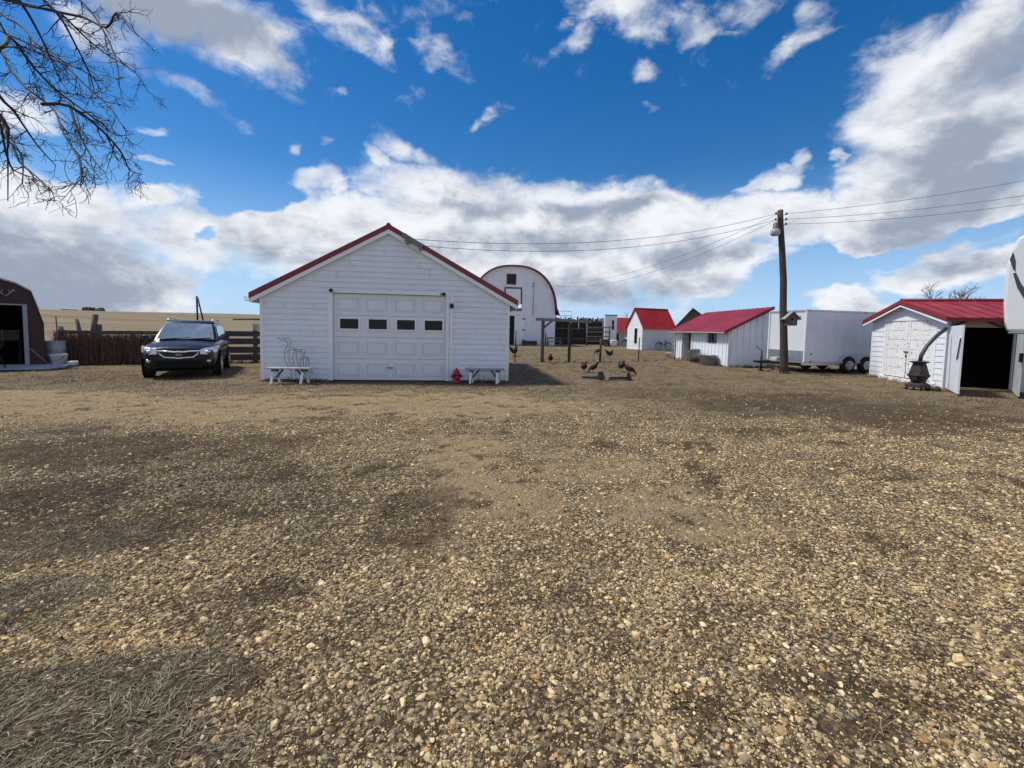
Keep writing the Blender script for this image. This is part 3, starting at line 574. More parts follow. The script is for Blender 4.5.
# ------------------------------------------------------------------ round-roofed barn
def barn():
    b = thing('barn', 'tall white barn with rounded red roof and small red four-pane loft window', 'barn', (.05, 46, 0), R(6))
    HW, EV, AP, D = 4.4, 3.3, 8.15, 15.0
    def arch(k, hw=HW, off=0):                                       # gothic arch from eave to peak
        a = k*math.pi/2; return hw*math.cos(a)**.82 + off, EV + (AP-EV+off)*math.sin(a)**.92
    pts = [arch(i/14) for i in range(15)]
    prof = [(x, z) for x, z in pts] + [(-x, z) for x, z in pts[::-1][1:]]
    mb = MB(); poly = [(-HW, 0, 0), (HW, 0, 0)] + [(x, 0, z) for x, z in prof]; mb.prism(poly, (0, .1, 0))
    mb.box(-HW, -HW+.1, .102, D, 0, EV); mb.box(HW-.1, HW, .102, D, 0, EV); mb.prism([(-HW, D, 0), (HW, D, 0)] + [(x, D, z) for x, z in prof], (0, .1, 0))
    x = -HW + .15
    while x < HW:                                                    # battens of the board siding
        top = EV + (AP-EV)*max(0, 1-(abs(x)/HW)**2.1)**.55 - .12
        if not -.75 < x < 1.3: mb.box(x-.035, x+.035, -.045, -.001, .1, EV-.1)
        if top > EV+.2 and not -1.05 < x < .95: mb.box(x-.035, x+.035, -.045, -.001, EV+.06, top)
        x += .32
    mb.build('wall', WMETAL, b)
    MB().box(-HW, HW, -.05, -.003, EV-.08, EV+.03).build('belt_board', WTRIM, b)
    rows = []
    for y in (-.35, D+.3):
        outer = []
        for i in range(29):
            k = i/28; s = 1 if k <= .5 else -1; kk = (k*2 if k <= .5 else 2-2*k); x, z = arch(kk); nx, nz = x/HW*.12, .12
            if kk < .06: x += .30; z -= .15
            outer.append((s*(x+nx), y, z+nz))
        rows.append(outer)
    mb = MB(); mb.loft(rows, closed=False, cap=False)
    o = mb.build('roof', M('dull_red_sheet', (.20, .02, .03), .5, var=.15), b); so = o.modifiers.new('thick', 'SOLIDIFY'); so.thickness = .09; so.offset = -1
    edge = MB()
    for a, c in zip(rows[0][:-1], rows[0][1:]): edge.beam((a[0], -.38, a[2]-.07), (c[0], -.38, c[2]-.07), .05, .09, (0, 0, 1) if abs(a[0]) < 3 else (1, 0, 0))
    edge.build('roof_edge', REDF, o)
    window_part(b, -.66, .10, 6.4, 7.25, -.03, M('maroon_window_frame', (.11, .012, .02), .5), wid=.12)
    q = MB(); q.box(-.85, .72, -.07, -.045, 3.75, 5.85); q.build('hay_door', WTRIM, b)
    q = MB(); q.box(-.95, .82, -.09, -.02, 5.853, 6.0); q.box(-.95, .82, -.09, -.02, 3.6, 3.747); q.box(.722, .85, -.09, -.02, 3.75, 5.85); q.box(-.98, -.853, -.09, -.02, 3.75, 5.85); q.build('hay_door_frame', M('dark_slate_paint', (.035, .04, .055), .6), b)
    MB().box(-.62, .12, -.04, -.003, .05, 3.05).build('doorway', DARKIN, b)
    d = MB(); d.box(.125, 1.22, -.09, -.045, .08, 3.1); d.build('door', WTRIM, b, bev=.01)
    q = MB()
    for zz in (.55, 1.6, 2.75): q.box(.95, 1.25, -.12, -.091, zz-.05, zz+.06)
    q.build('door_hinge', BLACKM, b)
    MB().tube([(2.05, -.12, 3.2), (2.05, -.12, 6.6)], .035).box(1.95, 2.15, -.2, -.03, 6.1, 6.25).box(1.98, 2.12, -.2, -.03, 6.5, 6.6).build('hoist_pipe', GALV, b)
    q = MB(); q.box(2.1, 2.4, -.25, -.03, 2.55, 2.75); q.build('lamp', WTRIM, b)
barn()
t = thing('trough', 'dark feed trough on the ground against the barn wall', 'trough', (1.75, 45.2, 0), R(6))
q = MB(); q.box(-.75, .75, -.3, .3, .1, .16); q.box(-.75, .75, -.3, -.25, .162, .5); q.box(-.75, .75, .25, .3, .162, .5); q.box(-.75, -.7, -.248, .248, .162, .5); q.box(.7, .75, -.248, .248, .162, .5); q.build('basin', M('dark_plastic', (.02, .022, .028), .5), t)
q = MB(); [q.box(x-.05, x+.05, -.28, .28, 0, .098) for x in (-.5, .5)]; q.build('skid', WOODD, t)

# ------------------------------------------------------------------ far sheds
def false_front():
    s = thing('false_front_shed', 'narrow white flat-topped shed front with red lean roof, behind the small gabled shed', 'shed', (10.75, 51.5, 0), R(12))
    MB().box(0, 1.5, 0, .12, 0, 3.5).build('front_wall', WMETAL, s)
    MB().box(.0, 1.56, -.05, .14, 3.503, 3.6).build('cap_board', WOODD, s)
    window_part(s, .85, 1.15, 1.85, 2.95, -.02, WTRIM, bars=(0, 1), wid=.1)
    MB().box(1.502, 4.6, .5, 4.5, 0, 1.6).build('side_wall', M('grey_board', (.42, .41, .40), .8, var=.2), s)
    mb = MB(); roof_slope(mb, (1.52, .2, 1.62), (4.9, .2, 1.62), (4.9, 2.4, 3.35), (1.52, 2.4, 3.35)); mb.build('roof', M('deep_red_sheet', (.26, .018, .022), .45), s)
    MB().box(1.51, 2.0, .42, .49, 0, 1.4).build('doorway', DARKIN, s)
false_front()
t = thing('white_tub', 'round white tub standing in front of the narrow flat-topped shed', 'tub', (11.05, 48.2, 0))
MB().lathe([(.36, 0), (.45, .25), (.48, .5), (.48, .62)], n=20).build('body', M('white_plastic', (.75, .75, .73), .5), t)
MB().lathe([(.5, .6), (.5, .66), (.3, .7), (.0, .7)], n=20).build('lid', M('off_white_plastic', (.66, .66, .64), .5), t)
t = thing('wooden_crate', 'small dark wooden crate left of the round white tub', 'crate', (10.35, 48.3, 0))
q = MB()
for z in (.03, .22, .41, .60): q.box(-.32, .32, -.32, -.29, z, z+.15); q.box(-.32, .32, .29, .32, z, z+.15); q.box(-.32, -.29, -.288, .288, z, z+.15); q.box(.29, .32, -.288, .288, z, z+.15)
q.build('slats', WOODD, t); q = MB(); [q.box(a-.03, a+.03, b-.03, b+.03, 0, .78) for a in (-.25, .25) for b in (-.25, .25)]; q.build('corner_post', WOODD, t)

def gable_shed():
    s = thing('gabled_shed', 'small white shed with steep ribbed red roof and narrow dark window, bicycle leaning outside', 'shed', (11.95, 40.6, 0), R(20))
    G, Ls, EV, AP = 2.35, 3.55, 2.2, 3.75
    mb = MB(); mb.prism([(0, 0, 0), (0, G, 0), (0, G, EV), (0, G/2, AP), (0, 0, EV)], (.06, 0, 0)); mb.prism([(Ls, 0, 0), (Ls, G, 0), (Ls, G, EV), (Ls, G/2, AP), (Ls, 0, EV)], (-.06, 0, 0))
    mb.box(.062, Ls-.062, 0, .06, 0, EV); mb.box(.062, Ls-.062, G-.06, G, 0, EV)
    for i in range(13): mb.box(.15+i*.27, .18+i*.27, -.018, -.001, .05, EV-.05)
    mb.build('wall', WMETAL, s)
    mb = MB(); k = (AP-EV)/(G/2); roof_slope(mb, (-.12, -.22, EV-.22*k+.05), (Ls+.12, -.22, EV-.22*k+.05), (Ls+.12, G/2, AP+.05), (-.12, G/2, AP+.05), ribs=.36, rh=.05); roof_slope(mb, (-.12, G+.22, EV-.22*k+.05), (Ls+.12, G+.22, EV-.22*k+.05), (Ls+.12, G/2, AP+.05), (-.12, G/2, AP+.05), ribs=.36, rh=.05)
    o = mb.build('roof', M('bright_red_sheet', (.33, .016, .024), .45, var=.25, sc=1.3), s)
    MB().tube([(-.14, G/2, AP+.11), (Ls+.14, G/2, AP+.11)], .07, 8).build('ridge_cap', REDF, o)
    w = MB(); w.box(-.03, -.003, .68, 1.22, .5, 2.05); f = w.build('window', WTRIM, s); MB().box(-.036, -.031, .74, 1.16, .56, 1.99).build('pane', GLASSD, f)
gable_shed()

def old_shed():
    s = thing('old_barn_board_shed', 'weathered brown shed with faded shingle roof half hidden behind the salt-box coop', 'shed', (12.2, 33.2, 0), R(-23))
    W, D, EV, AP = 3.0, 6.0, 2.0, 3.4
    MB().prism([(0, 0, 0), (W, 0, 0), (W, 0, EV), (W/2*.8, 0, AP), (0, 0, EV)], (0, D, 0)).build('wall', M('brown_barn_board', (.13, .10, .075), .9, var=.4, sc=3, stretch=(4, 4, .5)), s)
    mb = MB(); t = (W/2*.8, AP+.03); 
    mb.prism([(-.2, -.15, EV-.22), (t[0], -.15, t[1]), (t[0], -.15, t[1]+.07), (-.2, -.15, EV-.15)], (0, D+.3, 0)); mb.prism([(W+.2, -.15, EV-.12), (t[0]+.001, -.15, t[1]), (t[0]+.001, -.15, t[1]+.07), (W+.2, -.15, EV-.05)], (0, D+.3, 0))
    mb.build('roof', M('mossy_shingle', (.09, .075, .055), .95, var=.4, sc=6, bump=.5), s)
old_shed()

# ------------------------------------------------------------------ salt-box coop with red roof
def coop():
    s = thing('salt_box_coop', 'low white vertical-board coop with one-way sloping red roof and open dark doorway', 'coop', (10.58, 21.54, 0), R(1))
    Ls, Wd, EV, TP = 6.85, 1.93, 1.83, 2.84                            # front runs along +y, side along +x
    mb = MB()
    mb.box(0, .06, 0, 4.26, 0, EV); mb.box(0, .06, 5.58, Ls, 0, EV); mb.box(0, .06, 4.262, 5.578, 1.74, EV)
    mb.prism([(.062, 0, 0), (Wd, 0, 0), (Wd, 0, TP), (.062, 0, EV+.03)], (0, .06, 0)); mb.prism([(.062, Ls, 0), (Wd, Ls, 0), (Wd, Ls, TP), (.062, Ls, EV+.03)], (0, -.06, 0))
    mb.box(Wd-.06, Wd, .062, Ls-.062, 0, TP-.02)
    for i in range(18):
        y = .2+i*.385
        if not (4.2 < y < 5.66): mb.box(-.032, -.001, y-.03, y+.03, .03, EV-.05)
    for i in range(6): mb.box(.1+i*.31, .15+i*.31, -.035, -.001, .05, EV-.02+i*.31*(TP-EV)/Wd)
    mb.build('wall', WMETAL, s)
    MB().box(-.03, .03, -.03, .03, 0, EV).build('corner_trim', WTRIM, s)
    sl = (TP-EV)/Wd; mb = MB(); roof_slope(mb, (-.3, -.15, EV-.3*sl+.04), (-.3, Ls+.15, EV-.3*sl+.04), (Wd+.12, Ls+.15, TP+.12*sl+.04), (Wd+.12, -.15, TP+.12*sl+.04), ribs=.45, rh=.02)
    r = mb.build('roof', M('raspberry_red_sheet', (.27, .020, .042), .45, var=.22, sc=1.2, spots=((.36, .06, .07), 2.2, .5, .8), stretch=(1, .35, 1)), s)
    q = MB(); q.prism([(-.31, -.19, EV-.3*sl-.05), (Wd+.13, -.19, TP+.12*sl-.05), (Wd+.13, -.19, TP+.12*sl+.1), (-.31, -.19, EV-.3*sl+.1)], (0, .035, 0)); q.build('rake_trim', REDF, r)
    q = MB(); q.box(-.335, -.305, -.15, Ls+.15, EV-.3*sl-.02, EV-.3*sl+.045); q.build('eave_trim', M('grey_eave', (.35, .33, .32), .6), r)
    f = MB(); f.box(-.05, -.0175, 4.16, 4.262, 0, 1.78); f.box(-.05, -.0175, 5.578, 5.68, 0, 1.78); f.build('door_frame', WTRIM, s)
    d = MB(); d.prism([(.07, 5.57, .05), (.36, 5.50, .05), (.36, 5.46, .05), (.07, 5.53, .05)], (0, 0, 1.66)); d.build('door', M('grey_white_board', (.52, .51, .50), .7, var=.15), s)
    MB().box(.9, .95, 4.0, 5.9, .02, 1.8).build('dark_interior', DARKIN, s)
    fr = MB(); y0, y1, z0, z1 = 1.32, 2.12, 1.22, 1.68
    for bx in ((y0-.08, y1+.08, z0-.08, z0), (y0-.08, y1+.08, z1, z1+.08), (y0-.08, y0, z0, z1), (y1, y1+.08, z0, z1), ((y0+y1)/2-.02, (y0+y1)/2+.02, z0, z1)): fr.box(-.04, -.018, *bx[:2], *bx[2:])
    wn = fr.build('window', M('dark_wood_frame', (.05, .035, .03), .7), s); MB().box(-.017, -.012, y0-.01, y1+.01, z0-.01, z1+.01).build('pane', GLASSD, wn)
coop()
def tub(x, y, rz, L, W, H, label, tilt=0):
    t = thing('metal_tub', label, 'tub', (x, y, .02), rz, 'galvanised tubs by the coop')
    o = MB(); rings = []
    for s, z in ((.86, 0), (1.0, H), (1.05, H+.0), (1.05, H+.03), (.97, H+.03), (.84, .04)):
        rings.append([(s*L/2*max(-1, min(1, 1.25*math.cos(a))), s*W/2*max(-1, min(1, 1.25*math.sin(a))), z) for a in [2*math.pi*i/20 for i in range(20)]])
    o.loft(rings, cap=True); b = o.build('basin', GALV, t); b.rotation_euler.y = tilt; b.location.z = abs(math.sin(tilt))*L*.43
    q = MB()
    for s in (-1, 1): q.tube([(s*(L/2+.02), -.1, H*.7), (s*(L/2+.08), -.08, H*.62), (s*(L/2+.08), .08, H*.62), (s*(L/2+.02), .1, H*.7)], .012, 6)
    q.build('handle', BLACKM, b)
tub(10.2, 22.9, R(85), 1.25, .6, .48, 'long grey galvanised tub against the coop under its window')
tub(10.15, 24.45, R(80), .85, .55, .42, 'smaller grey galvanised tub tipped up beside the coop door', R(24))
t = thing('pail', 'small pale pail near the far corner of the salt-box coop', 'pail', (10.1, 28.3, 0))
MB().lathe([(.16, 0), (.2, .3), (.21, .3), (.21, .33), (.19, .33), (.15, .04)], n=16).build('body', M('pale_plastic', (.6, .62, .6), .5), t)
MB().tube([(-.2, 0, .3), (-.14, .0, .42), (0, 0, .47), (.14, 0, .42), (.2, 0, .3)], .008, 6).build('handle', BLACKM, t)

# ------------------------------------------------------------------ enclosed trailer
def trailer():
    t = thing('cargo_trailer', 'white enclosed tandem-axle cargo trailer with bright stone guard, parked behind the pole', 'trailer', (12.65, 19.05, 0), math.atan2(.21, .978))
    Ls, Wd, Z0, Z1 = 6.2, 2.05, .32, 2.72                             # long side along +x, nose along +y
    WP = M('white_trailer_skin', (.66, .69, .73), .3, var=.03, sc=1, coat=.3)
    mb = MB(); mb.box(.03, Ls, 0, Wd, Z0+.13, Z1); mb.build('body', WP, t, bev=.03)
    q = MB(); q.box(.0, Ls+.02, -.025, Wd+.025, Z1-.06, Z1+.02); q.box(.0, Ls+.02, -.02, Wd+.02, Z0, Z0+.127); q.build('trim_rail', M('aluminium_trim', (.55, .57, .6), .35, metal=.6), t, bev=.01)
    q = MB(); q.box(-.012, .05, -.018, .05, Z0+.13, Z1-.062); q.box(-.012, .05, Wd-.05, Wd+.018, Z0+.13, Z1-.062); q.build('corner_post', M('white_corner', (.74, .76, .79), .35), t, bev=.01)
    q = MB(); q.box(.008, .028, .052, Wd-.052, Z0+.13, .95); q.build('stone_guard', M('diamond_plate', (.5, .51, .53), .32, metal=.85, var=.25, sc=18, bump=.5, bsc=90), t)
    MB().box(-.006, .006, .3, .7, 2.45, 2.50).build('vent_trim', M('pale_grey_seam', (.5, .52, .55), .4), t)
    for x in (2.26, 3.22):
        for y in (-.15, Wd-.09):
            w = MB(); w.lathe([(.19, 0), (.30, -.0), (.335, .03), (.34, .1), (.335, .19), (.30, .22), (.19, .22)], (x, y, .335), 24, 'y'); wo = w.build('wheel', RUBBER, t)
            s = -1 if y < 1 else 1; yy = y - .004 if y < 1 else y + .224
            r = MB(); r.lathe([(.165, min(0, s*.012)), (.165, max(0, s*.012)), (.205, max(0, s*.012)), (.205, min(0, s*.012)), (.165, min(0, s*.012))], (x, yy, .335), 24, 'y')
            for k in range(6):
                a = k*math.pi/3; r.beam((x, yy, .335), (x+.18*math.cos(a), yy, .335+.18*math.sin(a)), .028, .055, (math.cos(a+math.pi/2), 0, math.sin(a+math.pi/2)))
            r.ball((x, yy+s*.01, .335), (.06, .025, .06), 12, 6); r.build('rim', ALLOY, wo)
    arc = []
    for i in range(17):
        a = math.pi - math.pi*i/16; arc.append((2.74 + 1.0*math.copysign(abs(math.cos(a))**.6, math.cos(a)), .44 + .40*math.sin(a)**.75))
    MB().prism([(x, -.11, z) for x, z in arc], (0, .107, 0)).build('fender', M('grey_fender', (.50, .53, .56), .4, metal=.2), t)
    for x in (2.26, 3.22): MB().prism([(x+.405*math.cos(R(d)), -.114, .335+.405*math.sin(R(d))) for d in range(17, 164, 7)], (0, .003, 0)).build('wheel_well', DARKIN, t)
    q = MB()
    for i in range(1, 12): q.box(.03+i*.51-.004, .03+i*.51+.004, -.003, .001, Z0+.14, Z1-.07)
    for i in range(1, 12):
        for k in range(12): q.box(.03+i*.51-.022, .03+i*.51-.012, -.004, .001, Z0+.22+k*.185, Z0+.23+k*.185)
    q.build('panel_seam', M('pale_seam', (.56, .585, .62), .35), t)
    for x in (.12, 3.1, 6.08): MB().box(x-.06, x+.06, -.045, -.026, Z1-.045, Z1-.01).build('clearance_light', M('amber_lens', (.35, .12, .02), .3), t)
    q = MB(); q.ball((.35, -.02, .82), (.035, .02, .035)); q.ball((.35, -.02, .5), (.035, .02, .035)); q.build('marker_light', M('dark_red_lens', (.12, .01, .008), .25), t)
    q = MB()
    for y in (.15, Wd-.15): q.beam((.0, y, .38), (-1.35, Wd/2, .40), .07, .11)
    q.beam((-1.2, Wd/2, .40), (-1.62, Wd/2, .42), .08, .09); q.build('tongue', BLACKM, t)
    q = MB(); q.tube([(-1.25, Wd/2-.02, .05), (-1.25, Wd/2-.02, .88)], .04, 10); q.box(-1.34, -1.16, Wd/2-.1, Wd/2+.06, 0, .05); q.tube([(-1.25, Wd/2, .88), (-1.25, Wd/2, .95), (-1.42, Wd/2+.05, 1.02), (-1.44, Wd/2+.05, 1.14)], .016, 6); q.build('tongue_jack', BLACKM, t)
    q = MB(); q.box(-.62, -.30, Wd/2-.2, Wd/2+.2, .46, .62); q.build('battery_box', M('pale_box', (.5, .5, .5), .5), t, bev=.015)
    q = MB()
    for x in (.2, 6.0): q.box(x-.04, x+.04, .1, Wd-.1, .26, Z0-.002)
    q.tube([(2.26, .05, .335), (2.26, Wd-.05, .335)], .04); q.tube([(3.22, .05, .335), (3.22, Wd-.05, .335)], .04); q.build('axle', BLACKM, t)
trailer()

# ------------------------------------------------------------------ yard pole, lamp, bird house, wires
def pole():
    p = thing('yard_pole', 'tall dark leaning wooden pole carrying a yard lamp and overhead wires', 'pole', (11.6, 18.75, 0))
    m = MB(); pts = [(.03, 0, -.2), (0.02, 0, .3), (-.06, 0, 1.5), (-.16, 0, 2.7), (-.22, 0, 3.9), (-.36, .0, 5.2), (-.49, 0, 6.3), (-.53, 0, 6.82)]
    m.tube(pts, [.18, .165, .145, .136, .13, .12, .11, .106], 14); m.build('post', WOODB, p)
    q = MB()
    for z, s in ((6.62, -1), (6.38, -1), (6.62, 1), (6.40, 1), (6.20, 1)): q.tube([(-.51+s*.11, -.05, z), (-.51+s*.19, -.05, z), (-.51+s*.22, -.05, z+.03)], .014, 6); q.lathe([(.03, 0), (.045, .03), (.03, .06), (.04, .09), (.0, .1)], (-.51+s*.22, -.05, z), 10)
    q.build('insulator', M('brown_ceramic', (.06, .035, .025), .3), p)
    l = MB(); l.tube([(-.58, -.08, 6.1), (-.72, -.12, 6.2), (-.76, -.13, 6.12)], .03, 8); l.lathe([(.07, 0), (.10, -.05), (.10, -.22), (.12, -.26)], (-.76, -.13, 6.28), 14); o = l.build('lamp_head', M('grey_lamp_metal', (.2, .2, .2), .5, metal=.4), p)
    MB().lathe([(.11, 0), (.18, -.05), (.19, -.19), (.14, -.28), (.0, -.31)], (-.76, -.13, 6.02), 18).build('lamp_shade', M('pale_refractor', (.36, .38, .38), .3), o)
pole()
def birdhouse():
    b = thing('bird_house', 'grey wooden bird house with pitched roof fixed to the dark pole', 'bird house', (11.62, 18.52, 2.02), R(-8))
    m = MB(); m.prism([(-.19, -.2, 0), (.19, -.2, 0), (.19, -.2, .32), (0, -.2, .52), (-.19, -.2, .32)], (0, .34, 0)); w = m.build('box', WOODG, b)
    MB().lathe([(.045, 0), (.045, .01)], (0, -.212, .26), 14, 'y').build('entrance', DARKIN, w)
    r = MB(); r.prism([(-.30, -.27, .24), (0, -.27, .56), (0, -.27, .60), (-.33, -.27, .26)], (0, .46, 0)); r.prism([(.30, -.27, .24), (.001, -.27, .56), (.001, -.27, .60), (.33, -.27, .26)], (0, .46, 0)); r.build('roof', M('pale_grey_board', (.26, .25, .23), .8, var=.2), b)
birdhouse()
WIRE = M('grey_wire', (.13, .13, .135), .5)
def wire(name, label, a, b, sag, r=.008):
    a, b = Vector(a), Vector(b); pts = []
    for i in range(25):
        f = i/24; p = a.lerp(b, f); p.z -= sag*4*f*(1-f); pts.append(p)
    tag(MB().tube(pts, r, 5).build(name, WIRE), label, 'wire', 'overhead wires')
gx = lambda x, y, z: (-7.14 + x*math.cos(R(7.17)) - y*math.sin(R(7.17)), 12.54 + x*math.sin(R(7.17)) + y*math.cos(R(7.17)), z)
wire('overhead_wire', 'upper thin wire from the pole to the floodlight on the garage roof', (10.87, 18.7, 6.66), gx(4.2, -.15, 4.16), .55)
wire('overhead_wire', 'lower thin wire from the pole to the floodlight on the garage roof', (10.87, 18.7, 6.42), gx(4.4, -.15, 3.98), .6)
wire('overhead_wire', 'upper thin wire running from the pole towards the round-roofed barn', (10.87, 18.75, 6.60), (2.2, 45.7, 6.9), 1.3)
wire('overhead_wire', 'lower thin wire running from the pole towards the round-roofed barn', (10.87, 18.75, 6.38), (2.2, 45.7, 6.7), 1.5)
wire('overhead_wire', 'highest of three wires leaving the pole above the enclosed trailer', (11.3, 18.7, 6.66), (24, 15.5, 8.6), .3)
wire('overhead_wire', 'middle of three wires leaving the pole above the enclosed trailer', (11.3, 18.7, 6.44), (24, 15.5, 7.9), .35)
wire('overhead_wire', 'lowest of three wires leaving the pole above the enclosed trailer', (11.3, 18.7, 6.24), (24, 15.5, 7.6), .4)

# ------------------------------------------------------------------ shed on the right with open doors
def right_shed():
    s = thing('double_door_shed', 'white shed with peeling double doors on the gable and wide open doors at the side', 'shed', (13.865, 14.08, 0), math.atan2(-.234, .972))
    G, EV, AP, Ls = 4.21, 2.28, 2.86, 5.2                              # gable along +y (x=0 plane), side along +x (y=0)
    mb = MB(); z = .04                                               # lap siding on the gable face
    DY0, DY1, DZ = .56, 3.22, 2.22
    while z < AP - .03:
        z1 = min(z+.2, AP); 
        def rng(zz):
            if zz <= EV: return 0, G
            k = (zz-EV)/(AP-EV); return G*.5*k, G-G*.5*k
        a, b = rng(z); c, d = rng(z1); sp = [(a, b, c, d)]
        if z + .1 < DZ: sp = [(a, DY0, c, DY0), (DY1, b, DY1, d)]
        for a, b, c, d in sp:
            mb.add([(-.018, a, z), (-.018, b, z), (-.002, d, z1), (-.002, c, z1), (.04, a, z), (.04, b, z), (.04, d, z1), (.04, c, z1)], [(0, 3, 2, 1), (0, 1, 5, 4), (1, 2, 6, 5), (3, 0, 4, 7), (4, 5, 6, 7), (2, 3, 7, 6)])
        z += .2
    OP0, OP1, OZ = .10, 1.75, 1.98
    mb.box(OP1, Ls, 0, .06, 0, EV); mb.box(.042, OP1-.002, 0, .06, OZ+.2, EV); mb.box(.042, OP0, 0, .06, 0, OZ+.2)
    mb.box(.042, Ls, G-.06, G, 0, EV); mb.prism([(Ls-.06, .061, 0), (Ls-.06, G-.061, 0), (Ls-.06, G-.061, EV), (Ls-.06, G/2, AP), (Ls-.06, .061, EV)], (.06, 0, 0))
    mb.build('wall', WHITE, s)
    MB().box(.11, OP1-.01, -.02, .05, OZ, OZ+.195).build('lintel', TAN, s)
    MB().box(OP0, OP1, -.1, .10, .0, .06).build('threshold', TAN, s)
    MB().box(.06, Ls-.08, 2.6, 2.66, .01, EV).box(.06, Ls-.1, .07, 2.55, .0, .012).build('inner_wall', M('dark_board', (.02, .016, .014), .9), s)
    q = MB(); q.box(-.03, .05, -.03, .03, 0, EV); q.box(-.03, .05, G-.03, G+.03, 0, EV); q.box(-.035, -.003, DY0-.13, DY0, 0, DZ); q.box(-.035, -.003, DY1, DY1+.13, 0, DZ); q.box(-.038, -.003, DY0-.13, DY1+.13, DZ+.003, DZ+.12); q.box(-.06, 0, DY0-.2, DY1+.3, -.05, .13); q.build('trim_boards', WTRIM, s, bev=.005)
    for a, b, nm in ((DY0+.01, (DY0+DY1)/2-.008, 0), ((DY0+DY1)/2+.008, DY1-.01, 1)):
        d = MB(); z = .16
        for k in range(6): d.box(-.012, .02, a, b, z, z+.335); z += .345
        for yy in (a, b-.12): d.box(-.03, -.0125, yy, yy+.12, .16, DZ-.02)
        o = d.build('gable_door', WPEEL, s, bev=.004)
    q = MB(); m_ = (DY0+DY1)/2; q.box(-.06, -.031, m_-.08, m_+.16, 1.08, 1.12); q.box(-.06, -.031, m_-.02, m_+.03, .9, 1.0); q.box(-.036, -.031, m_-.012, m_+.012, .16, .9); q.build('latch', BLACKM, s)
    k = (AP-EV)/(G/2); OH = .34; F = .22
    mb = MB(); roof_slope(mb, (-F, -OH, EV-OH*k+.05), (Ls+F, -OH, EV-OH*k+.05), (Ls+F, G/2, AP+.05), (-F, G/2, AP+.05), ribs=.42, rh=.025); roof_slope(mb, (-F, G+OH, EV-OH*k+.05), (Ls+F, G+OH, EV-OH*k+.05), (Ls+F, G/2, AP+.05), (-F, G/2, AP+.05), ribs=.42, rh=.025)
    r = mb.build('roof', M('worn_red_sheet', (.25, .018, .03), .5, var=.25, sc=1.2, spots=((.34, .07, .07), 2.5, .5, .8), stretch=(1, .4, 1)), s)
    q = MB()
    for sgn in (-1, 1):
        e = (G/2+sgn*(G/2+OH+.01), EV-OH*k); q.prism([(-F-.035, e[0], e[1]-.03), (-F-.035, G/2, AP-.03), (-F-.035, G/2, AP+.11), (-F-.035, e[0], e[1]+.11)], (.034, 0, 0))
    q.box(-F, Ls+F, -OH-.04, -OH-.005, EV-OH*k-.03, EV-OH*k+.05); q.build('rake_trim', M('deep_red_trim', (.22, .014, .022), .45), r)
    q = MB(); [q.tube([(-F, G/2, AP+.12), (Ls+F, G/2, AP+.12)], .06, 8)]; q.build('ridge_cap', REDF, r)
    q = MB()
    for sgn in (-1, 1):
        e = (G/2+sgn*(G/2+OH-.02), EV-OH*k-.06); q.prism([(-F-.01, e[0], e[1]-.06), (-F-.01, G/2, AP-.12), (-F-.01, G/2, AP-.065), (-F-.01, e[0], e[1]+.02)], (.03, 0, 0))
    q.build('rake_underboard', WTRIM, s)
    # side doors: left leaf swung forward, right leaf almost edge-on
    mw = s.matrix_basis.inverted() if False else (Matrix.Translation(s.location) @ Matrix.Rotation(s.rotation_euler.z, 4, 'Z')).inverted()
    def leaf(p0, p1, h, mat, nm='side_door'):
        a = mw @ Vector((p0[0], p0[1], 0)); b = mw @ Vector((p1[0], p1[1], 0)); d = (b-a); n = Vector((-d.y, d.x, 0)).normalized()*.04
        m = MB(); k = 3
        for i in range(k):
            f0, f1 = i/k+.004, (i+1)/k-.004; u, v = a + d*f0, a + d*f1; m.prism([(u.x, u.y, .05), (v.x, v.y, .05), (v.x, v.y, h), (u.x, u.y, h)], n)
        o = m.build(nm, mat, s); return o, a, d, n
    o, a, d, n = leaf((13.83, 13.97), (12.60, 12.36), 2.0, M('pale_blue_white_paint', (.72, .77, .83), .5, var=.06, spots=((.5, .48, .44), 5, .6, .85)))
    e = MB(); nn = n.normalized(); p = a + d*.80 - nn*.02; q2 = a + d*.97 - nn*.02
    for sg in (1, -1):
        off = (nn*.045*sg); base = a + off + (n*.5)
    pa = a + d*.84; pb = a + d*.985; out = -n.normalized()*.025 if (-n).dot(Vector((-1, -.6, 0))) > 0 else n.normalized()*.07
    e.beam((pa.x+out.x, pa.y+out.y, 1.02), (pb.x+out.x, pb.y+out.y, 1.62), .02, .07, (0, 0, 1)); e.build('brace_bar', BLACKM, o)
    leaf((15.55, 13.62), (14.02, 12.12), 2.0, M('shaded_white_door', (.5, .53, .55), .55, var=.1))  # right leaf coloured greyer than the left: its shade is put into the paint
    q = MB(); h = mw @ Vector((13.99, 12.09, 0)); q.box(h.x-.03, h.x+.03, h.y-.03, h.y+.03, 1.0, 1.25); q.build('door_handle', BLACKM, s)
    # dark hose arched over the opening
    q = MB(); pts = []
    for i in range(15): f = i/14; pts.append((.05+f*1.75, -.10, OZ-.02+.30*math.sin(math.pi*min(1, f*1.05))**.8)); 
    q.tube(pts, .035, 7); q.tube([(.9, -.12, 2.2), (1.2, -.12, 2.05), (1.6, -.12, 1.93), (2.0, -.12, 1.88)], .03, 7); q.build('hanging_hose', BLACKM, s)
    return s
right_shed()

